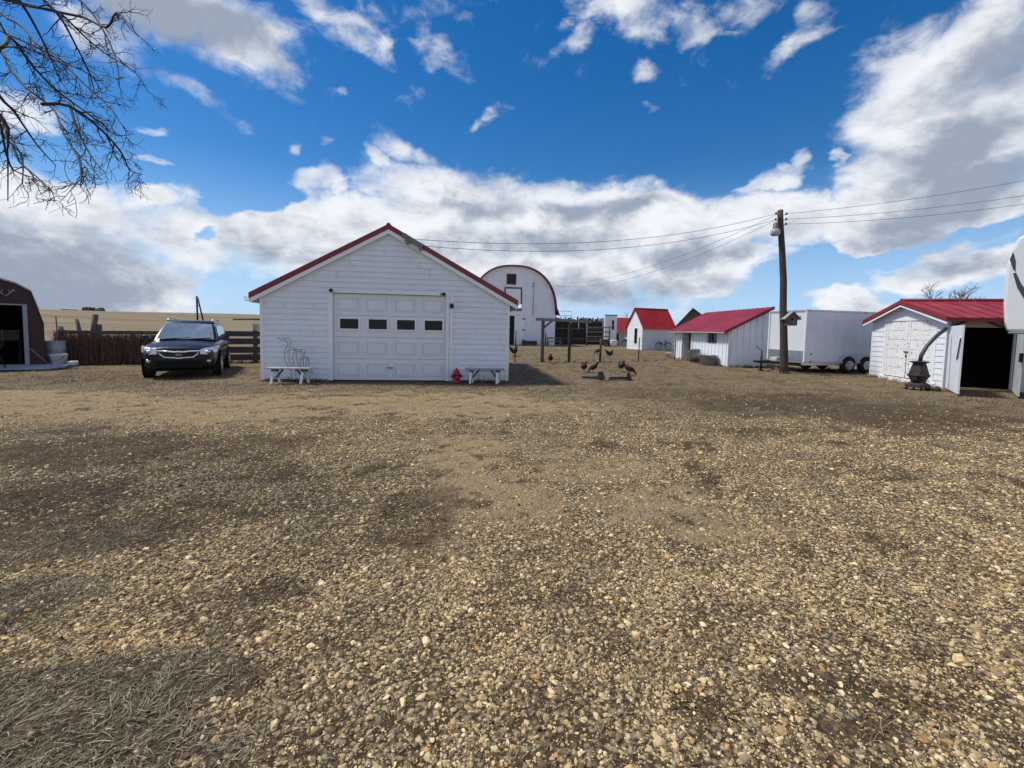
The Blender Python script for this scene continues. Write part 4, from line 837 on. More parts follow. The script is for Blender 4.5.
# pot-belly stove with a leaning stove pipe
def stove():
    t = thing('pot_belly_stove', 'old dark cast-iron stove with flared top standing before the peeling double doors', 'stove', (12.62, 13.6, 0), R(20)); t.scale = (.84, .84, .86)
    def sq(w, z, c=.8):
        return [(w*math.copysign(min(1, abs(math.cos(a))*1.25), math.cos(a)), w*math.copysign(min(1, abs(math.sin(a))*1.25), math.sin(a)), z) for a in [2*math.pi*i/16 + .2 for i in range(16)]]
    m = MB(); m.loft([sq(.17, .30), sq(.19, .36), sq(.25, .52), sq(.235, .60), sq(.16, .92), sq(.15, .96)], smooth=False); m.build('firebox', IRON, t)
    MB().loft([sq(.265, .50), sq(.275, .53), sq(.265, .56)]).build('belly_band', IRON, t)
    MB().loft([sq(.15, .962), sq(.24, 1.01), sq(.24, 1.03), sq(.1, 1.05)], smooth=False).build('top_plate', IRON, t)
    b = MB(); b.loft([sq(.31, .10), sq(.29, .2), sq(.17, .298)], smooth=False); b.build('base_skirt', IRON, t)
    for a in (45, 135, 225, 315):
        x, y = .26*math.cos(R(a)), .26*math.sin(R(a)); MB().tube([(x, y, .16), (x*1.2, y*1.2, .08), (x*1.35, y*1.35, .0)], [.05, .035, .045], 8).build('leg', IRON, t)
    MB().box(-.28, -.24, -.1, .1, .36, .5).build('fire_door', BLACKM, t)
    MB().box(.1, .52, -.45, -.15, .0, .08).build('ash_pan', IRON, t)
    p = MB(); pts = [(0.02, 0, 1.04), (.06, -.0, 1.25), (.24, -.06, 1.6), (.54, -.16, 1.95), (.92, -.26, 2.24)]
    p.tube(pts, .062, 10); p.build('stove_pipe', M('dull_steel_pipe', (.055, .06, .065), .5, metal=.6, var=.2), t)
stove()

# ------------------------------------------------------------------ camper overhang at the right edge
def camper():
    c = thing('camper_trailer', 'white fifth-wheel camper nose with dark swoosh overhanging at the right edge', 'camper', (11.1, 9.9, 0), math.atan2(-.743, .669))
    WPc = M('white_fibreglass', (.74, .75, .76), .25, var=.03, coat=.4)
    prof = [(.0, 1.80), (-.06, 2.0), (-.10, 2.4), (-.11, 2.9), (-.10, 3.3), (-.06, 3.6), (.03, 3.86), (.22, 4.0), (.8, 4.05), (9.5, 4.05), (9.5, .75), (2.9, .75), (2.7, 1.2), (2.6, 1.78)]
    MB().prism([(x, 0, z) for x, z in prof], (0, 2.4, 0)).build('body', WPc, c, bev=.05)
    q = MB(); q.prism([(x, -.008, z) for x, z in ((-.07, 3.40), (-.03, 3.56), (.02, 3.35), (.03, 3.12), (-.01, 3.18))], (0, .006, 0)); q.prism([(x, -.008, z) for x, z in ((.0, 3.08), (.04, 3.10), (.13, 2.85), (.26, 2.62), (.6, 2.3), (1.4, 2.12), (1.4, 2.04), (.5, 2.2), (.2, 2.5), (.08, 2.76))], (0, .006, 0)); q.build('side_graphic', M('charcoal_vinyl', (.045, .047, .052), .4), c)
    MB().box(.02, 2.55, -.012, 2.41, 1.765, 1.797).build('belly_trim', M('grey_belly', (.35, .36, .37), .5), c)
    for y in (.35, 2.0): MB().box(3.3, 3.4, y, y+.1, .06, .748).box(3.2, 3.5, y-.1, y+.2, 0, .058).build('landing_leg', BLACKM, c)
    for x in (6.4, 7.4):
        for y in (.05, 2.15): MB().lathe([(.2, 0), (.36, .02), (.38, .1), (.36, .2), (.2, .22)], (x, y, .38), 24, 'y').build('wheel', RUBBER, c)
camper()

# ------------------------------------------------------------------ dark SUV
def suv():
    c = thing('suv', 'dark blue-black SUV with chrome grille parked nose towards the yard', 'car', (-10.62, 14.55, 0), R(-61.5))
    PAINT = M('midnight_paint', (.005, .006, .010), .3, metal=.0, var=.05, coat=.25, spec=.3)
    BLK = M('black_trim', (.008, .008, .009), .75, var=.1, spec=.2)
    LENS = M('headlamp_lens', (.48, .52, .56), .12, metal=.5, var=.15, sc=14)
    GL = M('windscreen_glass', (.30, .36, .40), .05, metal=.65, var=.25, sc=2)
    def sec(x, w, zb, zt, cr):                                       # body cross-section, right side then left
        h = [(0, zb), (.80*w, zb), (.96*w, zb+.10), (w, .58), (w*.985, .80), (w*.955, zt-.07), (w*.87, zt-.005), (.45*w, zt+cr*.8), (0, zt+cr)]
        return [(x, y, z) for y, z in h] + [(x, -y, z) for y, z in h[::-1][1:-1]]
    st = [(-2.36, .72, .55, .88, 0), (-2.30, .85, .42, .98, .0), (-2.0, .91, .34, 1.06, 0), (-1.35, .935, .30, 1.09, 0), (-.4, .94, .27, 1.08, 0), (.5, .94, .27, 1.07, .0), (.95, .935, .27, 1.05, .03), (1.35, .93, .28, 1.02, .045), (1.75, .915, .27, .975, .05), (2.02, .875, .25, .92, .045), (2.17, .80, .25, .865, .03), (2.24, .70, .28, .81, .02)]
    m = MB(); m.loft([sec(*s) for s in st]); body = m.build('body', PAINT, c, sub=1)
    # cabin: pillars and roof in paint, glass panels set in
    def ring(x0, x1, w0, w1, z):
        return [(x1, -w1, z), (x1*.5+x0*.5, -max(w0, w1)*1.01, z), (x0, -w0, z), (x0, w0, z), (x1*.5+x0*.5, max(w0, w1)*1.01, z), (x1, w1, z)]
    m = MB(); m.loft([ring(-2.28, 1.02, .80, .80, 1.04), ring(-2.05, .60, .755, .755, 1.30), ring(-1.80, .22, .68, .655, 1.58), ring(-1.70, .08, .64, .62, 1.645), ring(-1.55, -.1, .56, .54, 1.675)]); m.build('cabin', PAINT, c, sub=0, bev=.02)
    m = MB(); m.loft([ring(-1.82, .20, .69, .665, 1.60), ring(-1.70, .08, .65, .63, 1.665), ring(-1.4, -.3, .45, .42, 1.70)]); m.build('roof', PAINT, c, bev=.02)
    ws = MB(); a = [(1.035, -.73, 1.085), (1.06, 0, 1.09), (1.035, .73, 1.085), (.262, .605, 1.565), (.275, 0, 1.58), (.262, -.605, 1.565)]
    nrm = Vector((.53, 0, .85))*.012; ws.prism([Vector(p)+nrm for p in a], nrm*.6); ws.build('windscreen', GL, c)
    for s in (-1, 1):
        g = MB()
        def sp(x, t): return (x, s*(.80+(.668-.80)*t+.022), 1.09+(1.56-1.09)*t)
        for xs in ([(.62, 0), (.18, .86), (-.42, .95), (-.48, 0)], [(-.56, 0), (-.50, .95), (-1.18, .93), (-1.30, 0)], [(-1.38, .0), (-1.26, .92), (-1.66, .88), (-2.0, .1)]):
            p = [sp(*q) for q in xs]; g.prism(p, (0, s*.008, 0))
        g.build('side_glass', GL, c)
        r = MB(); r.tube([(.02, s*.60, 1.66), (-.1, s*.60, 1.735), (-.8, s*.615, 1.755), (-1.5, s*.60, 1.73), (-1.62, s*.60, 1.665)], .022, 8); r.build('roof_rail', ALLOY, c)
        w = MB(); w.loft([[(.78, s*.90, 1.07), (.70, s*.90, 1.07), (.70, s*.90, 1.12), (.78, s*.90, 1.12)], [(.80, s*1.0, 1.06), (.68, s*1.0, 1.06), (.68, s*1.0, 1.21), (.78, s*1.0, 1.22)], [(.79, s*1.12, 1.08), (.70, s*1.12, 1.08), (.70, s*1.12, 1.19), (.77, s*1.12, 1.20)]]); w.build('wing_mirror', PAINT, c, bev=.015)
        # lamps follow the corner of the nose
        l = MB(); l.loft([[(2.255, s*.50, .70), (2.25, s*.50, .80), (2.17, s*.50, .855), (2.1, s*.50, .75)], [(2.225, s*.66, .69), (2.215, s*.66, .83), (2.12, s*.66, .89), (2.0, s*.66, .75)], [(2.13, s*.80, .71), (2.10, s*.805, .86), (2.0, s*.80, .92), (1.9, s*.72, .75)], [(1.97, s*.895, .76), (1.94, s*.90, .89), (1.86, s*.885, .94), (1.8, s*.80, .78)], [(1.72, s*.935, .85), (1.70, s*.94, .90), (1.66, s*.93, .94), (1.62, s*.86, .83)]], smooth=False)
        lo = l.build('headlight', LENS, c, bev=.008); b = MB(); b.ball((2.20, s*.68, .77), (.05, .075, .05)); b.build('lamp_bulb', CHROME, lo)
        f = MB(); f.ball((2.205, s*.70, .50), (.035, .058, .05)); fo = f.build('fog_light', LENS, c); f = MB(); f.prism([(2.18, s*.58, .44), (2.11, s*.82, .42), (2.10, s*.84, .57), (2.18, s*.60, .56)], (.02, 0, 0)); f.build('lamp_recess', BLK, fo)
        h = MB(); [h.tube([(x+.09, s*.945, .93), (x+.08, s*.97, .935), (x-.08, s*.97, .935), (x-.09, s*.945, .93)], .012, 6) for x in (-.3, -1.2)]; h.build('door_handle', CHROME, c)
        for x in (1.35, -1.35):
            w = MB(); y0 = .72*s; w.lathe([(.20, 0), (.33, .0), (.352, .025), (.36, .11), (.352, .205), (.33, .235), (.20, .235)], (x, min(y0, y0+s*.235), .36), 28, 'y'); wo = w.build('wheel', RUBBER, c)
            r = MB(); yy = s*.945
            for k in range(5):
                an = k*2*math.pi/5 + .3; r.beam((x, yy, .36), (x+.225*math.cos(an), yy, .36+.225*math.sin(an)), .07, .03, (0, 1, 0))
            r.tube([(x+.23*math.cos(2*math.pi*k/24), yy, .36+.23*math.sin(2*math.pi*k/24)) for k in range(24)], .018, 6, closed=True); r.lathe([(.06, -.02), (.06, .02)], (x, yy, .36), 12, 'y'); r.build('rim', ALLOY, wo)
            q = MB(); q.lathe([(.0, -.006), (.43, -.004), (.43, .006), (0, .006)], (x, s*.938, .37), 28, 'y'); q.build('wheel_arch', BLK, c)
    # nose: chrome surround pinched in the middle, black mesh, lower intake
    pts = [(-.50, .80), (-.25, .785), (-.11, .765), (.0, .775), (.11, .765), (.25, .785), (.50, .80), (.43, .70), (.33, .615), (.12, .605), (0, .59), (-.12, .605), (-.33, .615), (-.43, .70)]
    fx = lambda y: 2.290 - .09*(abs(y)/.5)**2
    MB().prism([(fx(y)-.06, y, z) for y, z in pts], (.05, 0, 0)).build('grille', M('black_mesh', (.008, .008, .009), .5, var=.3, sc=60), c)
    MB().tube([(fx(y), y, z) for y, z in pts], .022, 8, closed=True).build('grille_surround', M('bright_chrome', (.85, .86, .88), .3, metal=.5, var=.03), c)
    bd = MB(); bd.tube([(2.275, .065*math.cos(a), .690+.030*math.sin(a)) for a in [2*math.pi*k/20 for k in range(20)]], .006, 6, closed=True)
    for pl in ([(-.042, -.016), (-.042, .016)], [(-.026, .016), (-.041, 0), (-.026, -.016)], [(-.012, -.016), (-.012, .016)], [(.004, -.016), (.020, .016), (.036, -.016)]): bd.tube([(2.277, y, .690+z) for y, z in pl], .0045, 5)
    bd.build('badge', CHROME, c)
    q = MB(); q.box(2.10, 2.252, -.54, .54, .30, .50); q.build('lower_intake', BLK, c, bev=.015)
    q = MB(); q.box(2.17, 2.262, -.6, .6, .505, .53); q.build('bumper_strip', PAINT, c, bev=.01)
    q = MB(); q.beam((1.08, -.55, 1.10), (1.0, .10, 1.15), .02, .015); q.beam((1.08, .10, 1.105), (1.0, .66, 1.15), .02, .015); q.build('wiper', BLK, c)
    q = MB(); q.box(-.9, 2.0, -.70, .70, .20, .30); q.build('underbody', BLK, c)
suv()

# ------------------------------------------------------------------ maroon gambrel shed at the left edge
def gambrel():
    s = thing('gambrel_shed', 'dark maroon gambrel shed with white roof trim and open dark doorway', 'shed', (-15.91, 14.96, 0), math.atan2(.751, .66))
    MAR = M('maroon_sheet', (.042, .009, .013), .5, var=.15)
    W, D = 1.92, 3.2
    half = [(0, 0), (0, 1.42), (-.26, 2.52), (-.60, 2.76), (-W/2, 2.88)]
    prof = half + [(-W-x, z) for x, z in half[::-1][1:]]
    DA, DB, DZ = -.47, -1.5, 2.06
    m = MB(); m.prism([(0, 0, 0), (0, 0, 1.42), (-.15, 0, DZ+.01), (DA, 0, DZ+.01), (DA, 0, 0)], (0, .06, 0)); m.prism([(-W, 0, 0), (-W, 0, 1.42), (-W+.15, 0, DZ+.01), (DB, 0, DZ+.01), (DB, 0, 0)], (0, .06, 0))
    m.prism([(-.152, 0, DZ+.014), (-.26, 0, 2.52), (-.60, 0, 2.76), (-W/2, 0, 2.88), (-W+.60, 0, 2.76), (-W+.26, 0, 2.52), (-W+.152, 0, DZ+.014)], (0, .06, 0))
    m.box(-.06, 0, .062, D, 0, 1.42); m.box(-W, -W+.06, .062, D, 0, 1.42); m.prism([(x, D, z) for x, z in prof], (0, .05, 0))
    for x, zb, zt in ((-.08, .03, 1.6), (-.20, .03, 2.1), (-.32, .03, 2.4), (-.44, DZ+.09, 2.55), (-.56, DZ+.09, 2.62), (-.68, DZ+.09, 2.7), (-.80, DZ+.09, 2.74), (-.92, DZ+.09, 2.76), (-1.04, DZ+.09, 2.76), (-1.16, DZ+.09, 2.7), (-1.28, DZ+.09, 2.65), (-1.7, .03, 2.1)): m.box(x-.015, x+.015, -.018, -.001, zb, zt)
    m.build('wall', MAR, s)
    m = MB()
    for a, b in zip(prof[1:-1], prof[2:-1]): m.prism([(a[0], -.10, a[1]+.005), (b[0], -.10, b[1]+.005), (b[0], -.10, b[1]+.05), (a[0], -.10, a[1]+.05)], (0, D+.2, 0))
    r = m.build('roof', M('dark_shingle', (.03, .022, .022), .8, var=.2), s)
    m = MB()
    for a, b in list(zip(prof[1:-1], prof[2:-1]))[1:-1]: m.prism([(a[0], -.122, a[1]-.0), (b[0], -.122, b[1]-.0), (b[0], -.122, b[1]+.055), (a[0], -.122, a[1]+.055)], (0, .02, 0))
    for sg, o in ((1, 0), (-1, -W)): m.prism([(o-sg*.13, -.122, 1.96), (o-sg*.26, -.122, 2.52), (o-sg*.26, -.122, 2.575), (o-sg*.09, -.122, 1.96)], (0, .02, 0))
    m.build('roof_trim', M('grey_white_trim', (.30, .32, .35), .5), r)
    m = MB(); m.box(DA-.005, DA+.10, -.05, .07, 0, DZ); m.box(DB-.1, DB+.005, -.05, .07, 0, DZ); m.box(DB-.1, DA+.1, -.055, .07, DZ+.005, DZ+.045); m.build('door_trim', M('grey_white_trim', (.30, .32, .35), .5), s)
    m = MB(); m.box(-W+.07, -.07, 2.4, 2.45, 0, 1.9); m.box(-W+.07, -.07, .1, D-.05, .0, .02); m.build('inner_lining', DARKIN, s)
    q = MB()
    for sx in (-1, 1):
        bx = -.82; q.tube([(bx, -.04, 2.36), (bx+sx*.10, -.10, 2.44), (bx+sx*.17, -.14, 2.58)], [.02, .016, .01], 7); q.tube([(bx+sx*.10, -.10, 2.44), (bx+sx*.06, -.16, 2.56)], [.014, .006], 6); q.tube([(bx+sx*.14, -.13, 2.52), (bx+sx*.24, -.16, 2.52)], [.012, .005], 6)
    q.build('antler', M('bone', (.38, .36, .33), .7), s)
gambrel()
t = thing('workbench', 'dark wooden workbench with clutter inside the maroon shed doorway', 'workbench', (-17.75, 15.4, 0), R(48.7))
q = MB(); q.box(-.5, .4, -.25, .25, .82, .88); q.build('top', WOODD, t); q = MB(); [q.box(x-.04, x+.04, y-.04, y+.04, 0, .818) for x in (-.42, .32) for y in (-.19, .19)]; q.build('leg', WOODD, t)
t = thing('storage_box', 'grey box on the dark workbench inside the maroon shed', 'box', (-17.7, 15.45, .88), R(55))
MB().box(-.25, .25, -.18, .18, 0, .3).build('body', M('dim_grey_card', (.12, .12, .12), .7), t, bev=.01); MB().box(-.27, .27, -.2, .2, .302, .34).build('lid', M('dim_grey_lid', (.16, .16, .17), .6), t)
t = thing('barbecue_stand', 'black metal stand with splayed legs in front of the maroon shed', 'stand', (-16.15, 13.55, 0), R(15))
q = MB(); q.lathe([(.05, .62), (.26, .68), (.32, .82), (.33, .83), (.30, .83), (.22, .72), (.0, .68)], n=20); q.build('bowl', BLACKM, t)
for a in (40, 160, 280): MB().tube([(.14*math.cos(R(a)), .14*math.sin(R(a)), .66), (.34*math.cos(R(a)), .34*math.sin(R(a)), 0)], .018, 7).build('leg', BLACKM, t)
MB().tube([(0.3, 0, .82), (.36, 0, .9), (.36, 0, 1.25)], .015, 6).build('handle', BLACKM, t)
t = thing('ramp', 'weathered white board ramp lying before the maroon shed doorway', 'ramp', (-15.75, 14.30, 0), R(24))
q = MB()
for i in range(5): q.prism([(-1.0, -.55+i*.26, .02), (.85-.06*abs(i-2), -.55+i*.26, .02), (.85-.06*abs(i-2), -.55+i*.26, .045+i*.012), (-1.0, -.55+i*.26, .045+i*.012)], (0, .25, .008))
q.build('boards', M('worn_white_boards', (.42, .43, .45), .7, var=.15, sc=5), t); q = MB(); [q.box(x-.04, x+.04, -.5, .7, -.01, .018) for x in (-.7, .6)]; q.build('batten', WOODD, t)
t = thing('barrel', 'white metal barrel with ribs beside the maroon shed wall', 'barrel', (-16.25, 15.62, 0))
MB().lathe([(.27, 0), (.285, .02), (.275, .04), (.275, .28), (.29, .30), (.275, .32), (.275, .57), (.29, .59), (.275, .61), (.275, .85), (.285, .87), (.26, .87), (.25, .85), (0, .85)], n=24).build('drum', M('chalky_grey_paint', (.40, .43, .48), .5, var=.15, spots=((.2, .14, .1), 5, .6, .75)), t)
MB().lathe([(.035, .851), (.035, .875)], (.14, .05, 0), 10).build('bung', BLACKM, t)
t = thing('bucket', 'tall white plastic bucket standing in front of the ribbed barrel', 'bucket', (-15.72, 15.22, 0))
MB().lathe([(.19, 0), (.215, .36), (.235, .37), (.235, .40), (.22, .41), (.22, .44), (.2, .44), (.17, .03)], n=22).build('body', M('white_bucket', (.60, .61, .62), .45), t)
MB().tube([(-.225, 0, .40), (-.2, -.15, .26), (0, -.24, .2), (.2, -.15, .26), (.225, 0, .40)], .006, 6).build('handle', BLACKM, t)
t = thing('can', 'small dented white can lying right of the tall plastic bucket', 'can', (-15.42, 15.2, .1), R(60))
MB().lathe([(.0, 0), (.1, 0), (.1, .26), (.0, .26)], n=14, axis='x').build('body', M('white_bucket', (.60, .61, .62), .45), t); MB().lathe([(.104, .24), (.104, .265)], n=14, axis='x').build('rim', GALV, t)
t = thing('shovel', 'grey-handled shovel leaning across the maroon shed wall by the barrel', 'shovel', (0, 0, 0))
MB().tube([(-16.22, 14.62, .78), (-15.85, 15.0, .10)], .022, 8).build('handle', M('grey_handle', (.22, .21, .2), .7), t); MB().prism([(-15.95, 15.03, .14), (-15.80, 14.93, .14), (-15.70, 15.05, -.02), (-15.82, 15.15, -.02)], (.012, 0, .012)).build('blade', GALV, t)

# ------------------------------------------------------------------ fences on the left
def fence_pt(f): return (-16.6+(-10.3+16.6)*f, 16.15+(18.95-16.15)*f)
def brush_fence():
    t = thing('brush_fence', 'rail fence faced with dense reddish brown upright brush, left of the dark SUV', 'fence', (0, 0, 0))
    a, b = Vector((*fence_pt(0), 0)), Vector((*fence_pt(.46), 0)); d = (b-a); n = Vector((-d.y, d.x, 0)).normalized()
    for f, h in ((0, 1.38), (.33, 1.22), (.66, 1.2), (1, 1.3)):
        p = a + d*f; MB().tube([(p.x, p.y, -.1), (p.x+.02, p.y, h)], [.10, .085], 10).build('post', WOODG, t)
    MB().beam(a + Vector((0, 0, 1.17)) + n*-.1, b + Vector((0, 0, 1.2)) + n*-.1, .08, .13).build('top_rail', WOODGX, t)
    v = []; N_ = 4200; rr = random.Random(3)
    m = MB()
    for i in range(N_):
        f = rr.random(); p = a + d*f - n*(.16+.34*rr.random()); h = rr.uniform(.55, 1.12) if rr.random() < .8 else rr.uniform(1.0, 1.3); w = rr.uniform(.006, .016); lx, ly = rr.gauss(0, .07), rr.gauss(0, .05)
        an = rr.uniform(0, 3.14); cx, cy = math.cos(an)*w, math.sin(an)*w
        m.add([(p.x-cx, p.y-cy, 0), (p.x+cx, p.y+cy, 0), (p.x+lx+cx*.4, p.y+ly+cy*.4, h), (p.x+lx-cx*.4, p.y+ly-cy*.4, h)], [(0, 1, 2, 3)])
        if rr.random() < .6:
            for k in range(2):
                g = rr.uniform(.3, .95); q = Vector((p.x+lx*g, p.y+ly*g, h*g)); e = Vector((rr.gauss(0, .07), rr.gauss(0, .05), rr.uniform(.02, .12)))
                m.add([q, q+Vector((.012, .008, .0)), q+e], [(0, 1, 2)])
    br = m.build('brush', M('reddish_dry_brush', (.15, .088, .058), .9, var=.5, sc=9), t); br['kind'] = 'stuff'
brush_fence()
for i, (f, off, h, lx, r, lab) in enumerate(((-.065, .5, 1.75, -.05, .022, 'thin stick rising behind the left end of the brush fence'), (.03, .6, 1.66, -.24, .07, 'short wooden post leaning left behind the brush fence'), (.06, .6, 1.86, .22, .10, 'thick wooden post leaning right behind the brush fence'), (.095, .6, 1.48, .03, .10, 'squat square stump post behind the brush fence'))):
    x, y = fence_pt(f); t = tag(MB().tube([(x, y+off, -.1), (x+lx*.4, y+off, h*.55), (x+lx, y+off, h)], [r, r*.95, r*.9], 9).build('fence_post', WOODG), lab, 'post', 'loose posts behind the brush fence')
def plank_fence():
    t = thing('plank_fence', 'dark weathered fence of four wide horizontal planks between the SUV and the garage', 'fence', (0, 0, 0))
    a, b = Vector((*fence_pt(.55), 0)), Vector((*fence_pt(1.12), 0)); d = b-a; n = Vector((-d.y, d.x, 0)).normalized()
    for f in (0, .3, .62, .95):
        p = a + d*f; MB().beam((p.x, p.y, -.1), (p.x, p.y, 1.42), .13, .13).build('post', WOODG, t)
    for z, h in ((.14, .25), (.47, .26), (.81, .25), (1.14, .22)):
        MB().beam(a - n*.09 + Vector((0, 0, z+.05)), b - n*.09 + Vector((0, 0, z+.08+.02*math.sin(z*9))), .04, h).build('plank', M('dark_grey_plank', (.062, .056, .052), .85, var=.35, sc=3, bump=.4, stretch=(.5, 3, 3)), t)
plank_fence()
x, y = fence_pt(.92); t = thing('fence_pail', 'small white pail sitting on top of the dark plank fence', 'pail', (x-.02, y-.04, 1.34)); MB().lathe([(.15, 0), (.19, .30), (.2, .31), (.18, .32), (.14, .03)], n=18).build('body', M('white_bucket', (.60, .61, .62), .45), t); MB().tube([(-.19, 0, .28), (-.1, 0, .40), (.1, 0, .40), (.19, 0, .28)], .006, 6).build('handle', BLACKM, t)
x, y = fence_pt(.80); t = thing('hitching_bar', 'dark post with horizontal bar rising behind the plank fence', 'post', (x, y+1.6, 0)); MB().tube([(.35, 0, -.1), (.35, 0, 1.85)], .06, 8).build('post', WOODG, t); MB().tube([(-1.1, 0, 1.82), (.9, 0, 1.86)], .045, 8).build('bar', WOODGX, t); MB().ball((.72, 0, 1.72), .10).build('pulley', BLACKM, t)
def aframe():
    x, y = -50.0, 70.0; z = float(ground_z(x, y)); t = thing('timber_mast', 'far dark A-frame of two tall poles above the SUV roof', 'pole', (x, y, z))
    MB().tube([(0, 0, -.2), (-.05, 0, 5.9)], .13, 8).build('pole', WOODD, t); MB().tube([(1.25, .2, -.2), (.1, 0, 5.6)], .11, 8).build('brace_pole', WOODD, t); MB().tube([(-.15, 0, 4.4), (.35, 0, 4.4)], .06, 6).build('cross_piece', WOODD, t)
aframe()

# ------------------------------------------------------------------ in front of the garage
GX = lambda x, y: (gx(x, y, 0)[0], gx(x, y, 0)[1], 0)
def bench(x, y, label, L=1.28, worn=False):
    t = thing('bench', label, 'bench', GX(x, y), R(7.17), 'white benches before the garage')
    MB().box(-L/2, L/2, -.14, .14, .405, .44).build('seat', M('worn_white_seat', (.40, .40, .40), .7, var=.2, sc=6, spots=((.2, .18, .16), 9, .5, .7)), t, bev=.005)
    for s in (-1, 1):
        for k in (-1, 1): MB().beam((s*L*.34+k*.02, k*.05, .40), (s*L*.34+k*.05, k*.17, .0), .06, .04, (0, 1, 0)).build('leg', WTRIM, t)
        MB().box(s*L*.34-.06, s*L*.34+.06, -.13, .13, .34, .403).build('cleat', M('dark_cleat', (.1, .1, .1), .8), t)
        MB().beam((s*L*.31, 0, .17), (s*.17, 0, .40), .05, .03, (0, 1, 0)).build('brace', M('dark_cleat', (.1, .1, .1), .8), t)
bench(.98, -.65, 'white wooden bench standing in front of the wire bird figures', 1.12)
bench(6.35, -.35, 'white wooden bench standing right of the red hydrant', 1.15)
def wire_bird(x, y, label, sc, beak):
    t = thing('wire_bird', label, 'sculpture', GX(x, y), R(7.17), 'wire bird figures')
    W_ = M('dark_bent_wire', (.06, .065, .07), .5, metal=.4); P = lambda pts: [(a*sc*.92, 0, b*sc*.97) for a, b in pts]
    b = MB(); r = .0065
    b.tube(P([(.02, .35), (-.10, .52), (-.16, .74), (-.15, .92), (-.06, 1.04), (-.05, 1.12), (-.10, 1.18)]), r, 6)
    b.tube(P([(-.10, 1.18), (-.14, 1.22), (-.08, 1.28), (-.0, 1.28), (.05, 1.20), (.02, 1.10), (-.02, 1.03), (.10, 1.0), (.20, .92), (.19, .72), (.24, .52), (.36, .36)]), r, 6)
    b.tube(P([(-.02, 1.0), (-.02, .62), (.04, .45), (.22, .38)]), r, 6); b.tube(P([(.15, .94), (.08, .70), (.12, .48)]), r, 6); b.tube(P([(-.14, .84), (.0, .93), (.16, .96)]), r, 6); b.tube(P([(.02, .35), (.12, .42), (.36, .36)]), r, 6)
    b.build('body_outline', W_, t)
    k = MB(); k.tube(P([(-.08, 1.27), (-.22, 1.27), (-.40, 1.29), (-.20, 1.21), (-.10, 1.18)]), r, 6); k.build('beak', W_, t)
    for a in (.03, .16): MB().tube(P([(a, .40), (a+.01, .2), (a, .01), (a-.09, .0)]), r, 6).build('leg', W_, t)
wire_bird(.85, -.28, 'taller bent-wire heron with long beak behind the left bench', 1.0, 1)
t2 = wire_bird(1.2, -.2, 'shorter bent-wire bird just right of the tall wire heron', .74, 1)
def hydrant():
    t = thing('fire_hydrant', 'small red fire hydrant beside the garage door', 'hydrant', GX(5.52, -.28), R(20))
    RD = M('red_hydrant_paint', (.36, .018, .022), .45, var=.12, sc=8)
    MB().lathe([(.125, 0), (.13, .03), (.10, .04), (.095, .24), (.12, .25), (.12, .28), (.10, .285), (.095, .32), (.07, .37), (.035, .40), (.03, .40), (.03, .44), (0, .445)], n=18).build('barrel', RD, t)
    for s in (-1, 1): MB().lathe([(.045, 0), (.05, .02), (.05, .06), (.03, .065), (.03, .085), (0, .085)] if s > 0 else [(.0, -.085), (.03, -.085), (.03, -.065), (.05, -.06), (.05, -.02), (.045, 0)], (s*.09, 0, .20), 12, 'x').build('side_cap', RD, t)
    MB().lathe([(.0, -.16), (.055, -.155), (.06, -.10), (.05, -.07)], (0, 0, .16), 12, 'y').build('front_cap', RD, t)
hydrant()

# ------------------------------------------------------------------ arbour, wire fence, corral
def arbour():
    t = thing('timber_arbour', 'grey timber arbour post with braced cross beam right of the garage', 'arbour', (0, 0, 0))
    MB().beam((1.53, 22.3, -.1), (1.53, 22.3, 2.08), .16, .16).build('post', WOODG, t); MB().beam((2.95, 22.75, -.1), (2.95, 22.75, 2.0), .14, .14).build('post', WOODB, t)
    MB().beam((1.15, 22.2, 2.16), (4.1, 23.1, 2.11), .13, .14).build('beam', M('pale_grey_rail', (.2, .19, .17), .85, var=.3, stretch=(.6, 3, 3)), t)
    MB().beam((1.56, 22.3, 1.72), (2.0, 22.44, 2.10), .08, .08).build('brace', WOODG, t)
arbour()
def wire_fence():
    t = thing('wire_fence', 'low wire fence on thin posts where the hens forage', 'fence', (0, 0, 0))
    P = [(.15, 21.9, 1.55, .03), (4.65, 23.2, 1.25, .06), (7.08, 24.6, 1.32, .03), (9.7, 26.2, 1.2, .035)]
    for x, y, h, r in P: MB().tube([(x, y, -.1), (x+.02, y, h)], r, 8).build('post', WOODB if r > .05 else BLACKM, t)
    w = MB(); full = [(-3.0, 21.2)] + [(x, y) for x, y, h, r in P[:1]] + [(1.53, 22.35), (2.95, 22.8)] + [(x, y) for x, y, h, r in P[1:]]
    for z in (.12, .35, .6, .85, 1.1): w.tube([(x, y, z) for x, y in full], .006, 4)
    w.build('wire', WIRE, t)
wire_fence()
